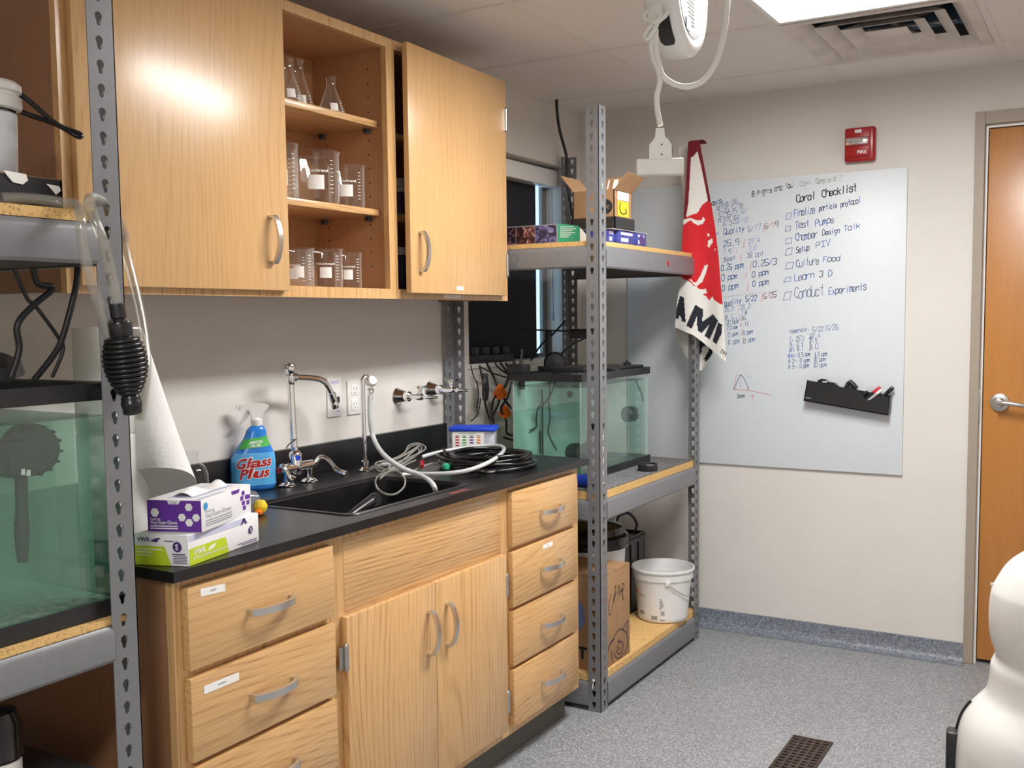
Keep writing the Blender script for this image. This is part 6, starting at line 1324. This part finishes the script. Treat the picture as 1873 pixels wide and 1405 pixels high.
WHT = [[(0.61, 1.801), (0.647, 1.806), (0.669, 1.795), (0.69, 1.794), (0.699, 1.808), (0.707, 1.795), (0.696, 1.78), (0.677, 1.774), (0.66, 1.782), (0.647, 1.797), (0.632, 1.791), (0.615, 1.777)], [(0.715, 1.74), (0.724, 1.736), (0.727, 1.728), (0.719, 1.726)], [(0.72, 1.708), (0.739, 1.718), (0.742, 1.7), (0.729, 1.69), (0.727, 1.678), (0.717, 1.687), (0.721, 1.698)], [(0.706, 1.607), (0.721, 1.611), (0.711, 1.575), (0.696, 1.54), (0.674, 1.523), (0.655, 1.534), (0.674, 1.54), (0.69, 1.568)], [(0.674, 1.515), (0.691, 1.508), (0.711, 1.511), (0.717, 1.493), (0.697, 1.487), (0.678, 1.501)], [(0.75, 1.675), (0.755, 1.672), (0.752, 1.663)], [(.640, 1.555), (.655, 1.548), (.668, 1.53), (.652, 1.542)]]
MAR = [[(0.60, 2.13), (0.687, 2.13), (0.68, 2.106), (0.675, 2.077), (0.654, 2.056), (0.646, 2.056), (0.635, 1.868), (0.624, 1.805), (0.59, 1.799)], [(0.671, 2.13), (0.72, 2.13), (0.75, 2.071), (0.79, 1.874), (0.79, 1.862), (0.719, 1.868), (0.689, 2.018), (0.674, 2.077)]]
BLK = [[(0.6, 1.484), (0.62, 1.477), (0.626, 1.371), (0.606, 1.377), (0.605, 1.396), (0.596, 1.4), (0.589, 1.386), (0.570, 1.395)], [(0.668, 1.445), (0.698, 1.426), (0.695, 1.375), (0.742, 1.406), (0.768, 1.378), (0.724, 1.299), (0.702, 1.315), (0.724, 1.363), (0.691, 1.326), (0.675, 1.338), (0.673, 1.395), (0.653, 1.346), (0.628, 1.357)], [(0.768, 1.372), (0.785, 1.360), (0.783, 1.325), (0.757, 1.280), (0.738, 1.292)]]
def clothy(x, z): 
    k = max(0, min(1, (2.12 - z) / .9)); return -.266 - .010 * math.sin((x - .6) * 42) * k - .008 * k * math.sin(z * 9)
TOPZ = 2.120
def cloth_pt(u, v):
    # rows follow the height; the bottom hem runs diagonally
    xb = .572 + .229 * u; zb = interp([(z, -x) for x, z in BOT], -xb); z = TOPZ + (zb - TOPZ) * v
    xl, xr = interp(OUTL, z), interp(OUTR, z); x = xl + (xr - xl) * u
    return (x, clothy(x, z), z)
def cmat(u, v):
    x, y, z = cloth_pt(u, v); p = (x, z)
    if any(pip(p, q) for q in MAR): return 2
    if any(pip(p, q) for q in BLK): return 3
    if any(pip(p, q) for q in WHT): return 0
    return 1 if pip(p, RED) else 0
t = thing('rally_towel', (.68, -.23, 1.15), 'white and red rally towel with black lettering draped over the corner shelving post', 'towel')
fm = ['flag_white', 'flag_red', 'flag_maroon', 'flag_black']
obj('front_fold', MB().grid(cloth_pt, 64, 260, matfn=cmat), fm, t, smooth=80)
m = MB().grid(lambda u, v: (.634 + .049 * u + .004 * math.sin(3 * u), -.262 + .085 * v, 2.120 + .010 * math.sin(math.pi * v)), 8, 8, mat=2); obj('top_fold', m, fm, t, smooth=80)
BL = [(.556, 2.118), (.556, 2.09), (.563, 2.017), (.575, 1.951), (.580, 1.836), (.570, 1.6), (.540, 1.347), (.556, 1.288), (.600, 1.20), (.64, 1.163)]
BR = [(.640, 2.118), (.67, 1.9), (.69, 1.6), (.712, 1.237), (.695, 1.21), (.665, 1.163)]
def back_pt(u, v): z = 2.118 - .953 * v; xl, xr = interp(BL, z), interp(BR, z); x = xl + (xr - xl) * u; return (x, -.176 + .012 * math.sin(u * 7 + v * 3) * v, z)
LOWB = [[(0.640, 1.30), (0.636, 1.237), (0.655, 1.233), (0.662, 1.262), (0.676, 1.275), (.676, 1.30)], [(0.668, 1.215), (0.682, 1.202), (0.715, 1.245), (0.70, 1.262)]]
obj('back_fold', MB().grid(back_pt, 24, 120, matfn=lambda u, v: 3 if any(pip((back_pt(u, v)[0], back_pt(u, v)[2]), q) for q in LOWB) else 0), fm, t, smooth=80)
g = MB(); text(g, 'TM', (.774, clothy(.78, 1.25) - .0035, 1.250), (.8, 0, -.6), (.6, 0, .8), .016); obj('trademark', g, 'flag_black', t, smooth=0)

# ------------------------------------------------------------------ back wall: glass board, tray of pens, alarm
t = thing('whiteboard', (.85, -.006, .743), 'large frosted glass marker board covered in handwritten notes on the back wall', 'whiteboard')
obj('glass_panel', MB().box(.244, 1.456, -.012, -.004, .743, 1.978, .001), 'board_glass', t)
obj('mounting', MB().box(.30, 1.40, -.004, -.0005, .80, 1.92), 'steel_satin', t, smooth=0)
SF = {'A': '022842,1535', 'C': '473818070413 32 43', 'F': '020848,0535', 'T': '0848,2822', 'P': '02083847463505', 'D': '02082846442202', 'S': '473818070615354443321203', 'I': '0848,2822,0242', 'V': '082248', 'L': '080242', 'E': '48080242,0535', 'N': '02084248', 'H': '0208,4248,0545', 'Q': '180703123243473818,2442', 'R': '02083847463505,2542',
 'a': '453616050312 3243,4642', 'b': '08023243453606', 'c': '45361605031232 43', 'd': '453616050312 3243,4842', 'e': '044445361605031232 43', 'f': '48382722,1636', 'g': '45361605041333,46413010', 'h': '0802,0526364542', 'i': '2622,2728', 'k': '0802,4604,1542', 'l': '2822', 'm': '0602,05162522,25364542', 'n': '0602,0526364542', 'o': '160503123243453616', 'p': '0600,0526364543321203', 'r': '0602,04153646', 's': '453616053443321203', 't': '282332,0636', 'u': '060312324 3,4642', 'v': '062246', 'x': '0642,0246', 'y': '062346,4610', 'z': '06460242',
 '0': '180703123243473818', '1': '172822', '2': '07183847460242', '3': '071838474635444332 1203', '4': '180444,3832', '5': '480805354443321203', '6': '380503123243443505', '7': '084812', '8': '1807061535464738 18,1504031232434435', '9': '451506071838474332', ':': '2524,2322', '.': '2122', '/': '0248', '|': '2128', '~': '04153344', '=': '0545,0343', '>': '074503', '<': '470543', '%': '0248,0817,3342', '+': '0545,2327', '-': '0545', '°': '171828271 7', ',': '2211', '!': '2824,2322'}
INK = {'b': 'marker_ink_blue', 'c': 'marker_ink_cyan', 'n': 'marker_ink_navy', 'r': 'marker_ink_red', 'g': 'marker_ink_green', 'k': 'marker_ink_black', 'e': 'marker_ink_erased'}
ink = {k: MB() for k in INK}
jr = random.Random(11)
def hand(s, xa, za, xb, zb, h, col):
    """single-stroke handwriting from (xa, za) to (xb, zb) on the board, capital height h"""
    n = len(s); d = Vector((xb - xa, zb - za)); adv = d / max(1, n - .25); u = h / 6.0; cw = min(adv.length * .80 / 4, u * 1.25) if n > 1 else u * .8
    dn = d.normalized() if n > 1 else Vector((1, 0)); up = Vector((-dn.y * .6 + .10, 1.0))
    wl = {'k': .0036, 'g': .0030}.get(col, .0026)
    for i, ch in enumerate(s):
        if ch not in SF: continue
        o = Vector((xa, za)) + adv * i; sc = jr.uniform(.9, 1.08); dz = jr.uniform(-.06, .06) * h
        for st in SF[ch].replace(' ', '').split(','):
            pts = [(int(st[k]), int(st[k + 1]) - 2) for k in range(0, len(st) - 1, 2)]
            Q = []
            for a, b in pts:
                p = o + dn * ((a + jr.uniform(-.15, .15)) * cw * sc) + up * ((b + jr.uniform(-.15, .15)) * u * sc) + Vector((0, dz)); Q.append((p.x, -.0122, p.y))
            ribbon(ink[col], smooth_path(Q, 3) if len(Q) > 3 else Q, wl if h > .021 else .0017, (0, -1, 0), .0004)
for row in WB:
    if row[0] == '|':
        ink_all = ink; ink = {row[6]: MB()}; hand(*row); obj('divider_line', ink[row[6]], INK[row[6]], t, smooth=0); ink = ink_all
    elif row[0] in ('2ppm', 'T'):
        ink_all = ink; ink = {row[6]: MB()}; hand(*row); obj('graph_label', ink[row[6]], INK[row[6]], t, smooth=0); ink = ink_all
    else: hand(*row)
for col, pts in WS:
    if col == 'n' and len(pts) == 5 and pts[0] == pts[-1]:
        g = MB(); ribbon(g, [(x, -.0122, z) for x, z in pts], .0024, (0, -1, 0), .0004); obj('checkbox', g, INK['n'], t, smooth=0); continue
    if col == 'r':
        g = MB(); ribbon(g, [(x, -.0122, z) for x, z in pts], .0024, (0, -1, 0), .0004); obj('graph_axis', g, INK['r'], t, smooth=0); continue
    ribbon(ink[col], smooth_path([(x, -.0122, z) for x, z in pts], 3) if len(pts) > 5 and col != 'n' or len(pts) > 6 else [(x, -.0122, z) for x, z in pts], .0028, (0, -1, 0), .0004)
LABI = {'b': 'blue marker handwriting', 'c': 'lighter blue marker handwriting', 'n': 'dark blue marker boxes and lines', 'r': 'red marker dates and dividers', 'g': 'faint green erased handwriting', 'k': 'black marker heading', 'e': 'faint dividing line'}
for k, mb in ink.items():
    if mb.v: obj('marker_writing', mb, INK[k], t, label=LABI[k], smooth=0)
t = thing('pen_tray', (1.24, -.035, .99), 'tilted black pen tray with markers stuck on the glass board', 'pen tray')
F = [(1.067, 1.039), (1.081, 1.126), (1.16, 1.112), (1.235, 1.098), (1.262, 1.102), (1.29, 1.082), (1.322, 1.050), (1.335, 1.050), (1.365, 1.070), (1.412, 1.064), (1.404, .990)]
m = MB(); m.prism([(x, -.058, z) for x, z in F], (0, .004, 0)); m.prism([(1.067, -.058, 1.039), (1.404, -.058, .990), (1.404, -.0135, .993), (1.067, -.0135, 1.042)], (0, 0, .004)); m.prism([(1.067, -.0165, 1.041), (1.081, -.0165, 1.118), (1.412, -.0165, 1.066), (1.404, -.0165, .993)], (0, .003, 0))
m.prism([(1.408, -.058, .990), (1.414, -.058, 1.064), (1.414, -.0135, 1.066), (1.408, -.0135, .992)], (-.004, 0, 0)); m.prism([(1.067, -.058, 1.039), (1.081, -.058, 1.126), (1.081, -.0135, 1.12), (1.067, -.0135, 1.04)], (.004, 0, 0)); obj('tray', m, 'black_plastic', t, smooth=0)
g = MB()
g.poly([(1.076, -.0586, 1.051), (1.098, -.0586, 1.048), (1.098, -.0586, 1.052), (1.076, -.0586, 1.055)])
obj('small_print', g, 'ink_grey', t, smooth=0)
def pen(x, z, ang, L, r, mat, cap, label):
    p = thing('marker_pen', (x, -.037, z), label, 'marker', 'markers in the pen tray'); d = Vector((math.cos(ang), 0, math.sin(ang))); a = Vector((x, -.037 + (r - .009), z))
    obj('barrel', MB().tube([a, a + d * L * .62], r, 12), mat, p); obj('cap', MB().tube([a + d * L * .62, a + d * L * .64, a + d * L * .97, a + d * L], [r * .8, r * 1.08, r * 1.05, r * .8], 12), cap, p)
pen(1.292, 1.055, .75, .068, .007, 'black_plastic', 'film_clear', 'black marker with clear cap, leftmost in the pen tray dip'); pen(1.302, 1.040, .72, .092, .008, 'black_plastic', 'print_red', 'marker with bright red cap in the pen tray'); pen(1.325, 1.045, .75, .070, .007, 'hose_milky', 'label_white', 'pale capped green marker behind the red one'); pen(1.360, 1.040, .80, .088, .008, 'black_plastic', 'black_gloss', 'black capped marker, rightmost in the pen tray')
t = thing('board_eraser', (1.16, -.036, 1.10), 'black board eraser and clips heaped above the pen tray edge', 'eraser')
m = MB().prism([(1.118, -.052, 1.10), (1.122, -.052, 1.124), (1.135, -.052, 1.132), (1.152, -.052, 1.130), (1.164, -.052, 1.120), (1.190, -.052, 1.116), (1.205, -.052, 1.104), (1.20, -.052, 1.08), (1.12, -.052, 1.085)], (0, .028, 0)); obj('eraser', m, 'black_rubber', t, smooth=30)
obj('cap', MB().tube([(1.232, -.04, 1.09), (1.246, -.04, 1.116), (1.252, -.04, 1.124), (1.262, -.04, 1.112), (1.280, -.04, 1.094)], [.008, .009, .008, .011, .009], 10), 'black_plastic', t)
obj('label_strip', MB().box(1.143, 1.163, -.0527, -.0522, 1.118, 1.122), 'label_white', t, smooth=0)
t = thing('fire_alarm', (1.275, -.02, 2.012), 'red wall fire alarm strobe above the glass board', 'fire alarm')
obj('housing', MB().box(1.214, 1.334, -.036, -.0005, 2.014, 2.150, .010, segs=3), 'alarm_red', t); obj('face', MB().box(1.219, 1.318, -.046, -.034, 2.030, 2.147, .006), 'alarm_red', t)
s = obj('strobe_lens', MB().box(1.222, 1.312, -.060, -.045, 2.076, 2.108, .004), 'film_clear', t); obj('strobe_bezel', MB().box(1.220, 1.314, -.050, -.0445, 2.071, 2.1105, .002), 'alarm_red', t)
obj('reflector', MB().box(1.226, 1.308, -.0555, -.050, 2.080, 2.104, .001).obox((1.28, -.056, 2.092), (.012, 0, .003), (0, .001, 0), (-.001, 0, .005)), 'chrome', t)
g = MB(); text(g, 'FIRE', (1.268, -.0466, 2.043), (1, 0, 0), (0, 0, 1), .0125, width=.036, bold=.02); obj('lettering', g, 'label_white', t, smooth=0)
g = MB().box(1.258, 1.283, -.0467, -.0455, 2.126, 2.138); g.box(1.262, 1.279, -.0470, -.0466, 2.130, 2.133, mat=1); obj('label_sticker', g, ['label_white', 'ink_grey'], t, smooth=0)

# ------------------------------------------------------------------ cord reel hanging from the ceiling
t = thing('cord_reel', (1.44, -2.47, 1.89), 'white ceiling-hung retractable cord reel with a triple outlet dangling under it', 'cord reel')
AXR = Vector((.996, .09, 0)); PER = Vector((-.09, .996, 0)); R0 = .126
c = Vector((1.4755, -2.467, 2.022)) - AXR * .066
m = MB().lathe([(0, -.002), (R0 * .70, -.002), (R0 * .90, .003), (R0 * .985, .012), (R0, .020), (R0, .048), (R0 * .985, .057), (R0 * .93, .065), (R0 * .82, .068), (R0 * .78, .066), (0, .066)], c, AXR, 56); obj('housing', m, 'white_enamel', t, smooth=40)
obj('label_disc', MB().lathe([(0, .0668), (R0 * .74, .0668)], c, AXR, 40), 'label_silver', t, smooth=0)
F = c + AXR * .0675; FP = lambda y, z: F + PER * y + Vector((0, 0, z)); g = MB()
for k in range(9): y0 = -.05 + .004 * k; g.poly([FP(y0, -.012 - .007 * k), FP(y0 + .065 - .004 * k, -.012 - .007 * k), FP(y0 + .065 - .004 * k, -.0145 - .007 * k), FP(y0, -.0145 - .007 * k)])
text(g, 'A', FP(0, .008), PER, (0, 0, 1), .018, align='C'); obj('label_print', g, 'ink_grey', t, smooth=0)
obj('warning_patch', MB().poly([FP(-.045, -.085) + AXR * .0003, FP(-.015, -.085) + AXR * .0003, FP(-.015, -.06) + AXR * .0003, FP(-.045, -.06) + AXR * .0003]), 'cream_plastic', t, smooth=0)
m = MB().box(1.41, 1.47, -2.49, -2.445, ZC - .0035, ZC - .0005).tube([(1.44, -2.468, ZC - .003), (1.44, -2.468, ZC - .07)], .008, 12).box(1.418, 1.462, -2.485, -2.451, ZC - .10, ZC - .06, .003).box(1.422, 1.458, -2.49, -2.446, 2.13, ZC - .09, .006); obj('bracket', m, 'white_enamel', t)
def rim(a, h, r=R0 + .001): return c + AXR * h + PER * (r * math.sin(a)) - Vector((0, 0, r * math.cos(a)))
def port(u, v):
    w = 1 if .12 < v < .88 else .80 if .04 < v < .96 else .5
    return rim(-1.06 + .62 * v, .037 + (u - .5) * .028 * w)
obj('cord_port', MB().grid(port, 6, 24), 'black_plastic', t, smooth=60)
obj('cord_guide', MB().lathe([(0, -.008), (.012, -.008), (.016, 0), (.016, .010), (.011, .014), (0, .014)], rim(-1.0, .030, R0 + .004), -PER, 20), 'cord_white', t)
K = Vector((1.453, -2.590, 1.930)); m = MB()
for k, q in enumerate((-.020, -.011, -.002, .008, .018)):
    m.tube(smooth_path([K + Vector((q * .5, .010, .034)), K + Vector((q, .002, .026)), K + Vector((q * 1.15, -.004, .014)), K + Vector((q * .3, -.006, .002)), K + Vector((0, -.004, -.006))], 5), .0042, 8)
m.tube(smooth_path([K + Vector((-.003, -.006, .0)), K + Vector((-.012, -.012, -.010)), K + Vector((-.019, -.012, -.022)), K + Vector((-.013, -.012, -.027)), K + Vector((-.004, -.010, -.016)), K + Vector((.003, -.006, -.002))], 6), .0045, 8)
m.tube(smooth_path([K + Vector((-.010, -.008, .004)), K + Vector((0, -.012, .001)), K + Vector((.010, -.008, .005))], 5), .0042, 8); obj('cord_knot', m, 'cord_white', t)
P1 = [(1.449, -2.592, 1.925), (1.443, -2.592, 1.905), (1.441, -2.587, 1.890), (1.445, -2.585, 1.868), (1.455, -2.585, 1.845), (1.457, -2.585, 1.827), (1.451, -2.585, 1.803), (1.452, -2.585, 1.778), (1.458, -2.585, 1.748)]
m = MB().tube(smooth_path(P1, 6), .0054, 12)
m.tube(smooth_path([(1.451, -2.590, 1.922), (1.450, -2.586, 1.887), (1.456, -2.583, 1.852), (1.463, -2.58, 1.836), (1.482, -2.572, 1.822), (1.503, -2.56, 1.818), (1.525, -2.545, 1.828), (1.543, -2.53, 1.858), (1.553, -2.52, 1.897), (1.556, -2.51, 1.935), (1.556, -2.50, 1.98), (1.550, -2.49, 2.04), (1.530, -2.48, 2.09), (1.50, -2.475, 2.11), (1.478, -2.472, 2.10)], 6), .0054, 12); obj('cord', m, 'cord_white', t, smooth=60)
tc = Vector((1.4575, -2.585, 1.676)); ux = Vector((.925, .38, 0)); uy = Vector((-.38, .925, 0)); up = Vector((0, 0, 1))
m = MB()
def tap(pts, d): P = [tc + ux * a + up * b - uy * d for a, b in pts]; m.prism(P, uy * 2 * d)
m.obox(tc + up * -.004, ux * .0435, uy * .0125, up * .0150, bevel=.003)
tap([(-.020, .010), (.022, .010), (.021, .036), (.014, .046), (.009, .050), (.0075, .066), (-.0075, .066), (-.009, .050), (-.013, .044), (-.020, .036)], .011); obj('triple_outlet', m, 'cream_plastic', t, smooth=20)
g = MB()
for b in (.018, .036): g.lathe([(0, .0006), (.0016, .0006)], tc + up * b - uy * .0112 + ux * .003, -uy, 10)
g.obox(tc - ux * .0203 + up * .024, ux * .0004, uy * .006, up * .010); g.obox(tc + ux * .0215 + up * .024, ux * .0010, uy * .003, up * .006); obj('slot', g, 'dark_cord', t, smooth=0)

# ------------------------------------------------------------------ floor drain and the white canister
t = thing('floor_grate', (1.372, -1.23, 0), 'rusty dark iron drain grate set in the speckled floor', 'drain grate'); gx0, gx1, gy0, gy1 = 1.307, 1.436, -1.42, -1.056
obj('pit_dark', MB().box(gx0, gx1, gy0, gy1, .0004, .0012), 'black_matte', t, smooth=0)  # flat black sheet, the darkness of the pit painted in
m = MB(); m.box(gx0, gx0 + .008, gy0, gy1, .0012, .006).box(gx1 - .008, gx1, gy0, gy1, .0012, .006).box(gx0, gx1, gy0, gy0 + .008, .0012, .006).box(gx0, gx1, gy1 - .008, gy1, .0012, .006)
for k in range(1, 5): x = gx0 + .008 + (gx1 - gx0 - .016) * k / 5; m.box(x - .004, x + .004, gy0, gy1, .0012, .0055)
n = 15
for k in range(n): y = gy0 + .008 + (gy1 - gy0 - .016) * (k + .5) / n; m.obox(((gx0 + gx1) / 2, y, .0032), ((gx1 - gx0) / 2 - .008, 0, 0), (0, .0055, 0), (0, 0, .002))
obj('grate', m, 'rust_iron', t, smooth=0)
ax, ay = 2.124, -1.938; PX = .001163; zz = lambda v: .885 - (v - 1013) * .00116
CP = [(990, 1940), (992, 1920), (1000, 1893), (1013, 1873), (1030, 1850), (1045, 1836), (1060, 1827), (1085, 1815), (1100, 1811), (1130, 1809), (1160, 1810), (1185, 1813), (1202, 1819), (1213, 1822), (1222, 1819), (1235, 1814), (1260, 1812), (1280, 1809), (1293, 1804), (1305, 1795), (1316, 1786), (1328, 1777), (1345, 1768), (1370, 1761), (1405, 1757), (1500, 1756), (1700, 1756), (1765, 1758), (1775, 1764)]
t = thing('plastic_canister', (ax, ay, 0), 'tall glossy white moulded plastic canister cropped by the right edge of the photo', 'canister')
prof = [((1940 - u) * PX, max(.001, zz(v))) for v, u in reversed(CP)]; prof = [(0, .001)] + prof
sp = smooth_path([(r, 0, z) for r, z in prof], 4); obj('body', MB().lathe([(max(0, p.x), p.z) for p in sp], (ax, ay, 0), n=64), 'milky_plastic', t, smooth=70)
lf = Vector((-.994, -.11, 0)); bk = Vector((-.11, .994, 0)); r0 = (1940 - 1757) * PX
m = MB().obox(Vector((ax, ay, .405)) + lf * (r0 + .004), lf * .016, bk * .022, Vector((0, 0, .060)), bevel=.007); obj('latch', m, 'black_plastic', t)
P = [Vector((ax, ay, zz(v))) + lf * ((1940 - u) * PX + .0015) + bk * .012 for v, u in ((1318, 1784), (1328, 1777), (1345, 1768), (1370, 1761), (1405, 1757), (1450, 1756))]; obj('strap', MB().tube(smooth_path(P, 4), .004, 8), 'black_rubber', t)
m = MB().obox(Vector((ax, ay, zz(1083))) + lf * ((1940 - 1815) * PX + .001), lf * .004, bk * .003, Vector((0, 0, .0025))); obj('mould_nub', m, 'milky_plastic', t, smooth=0)
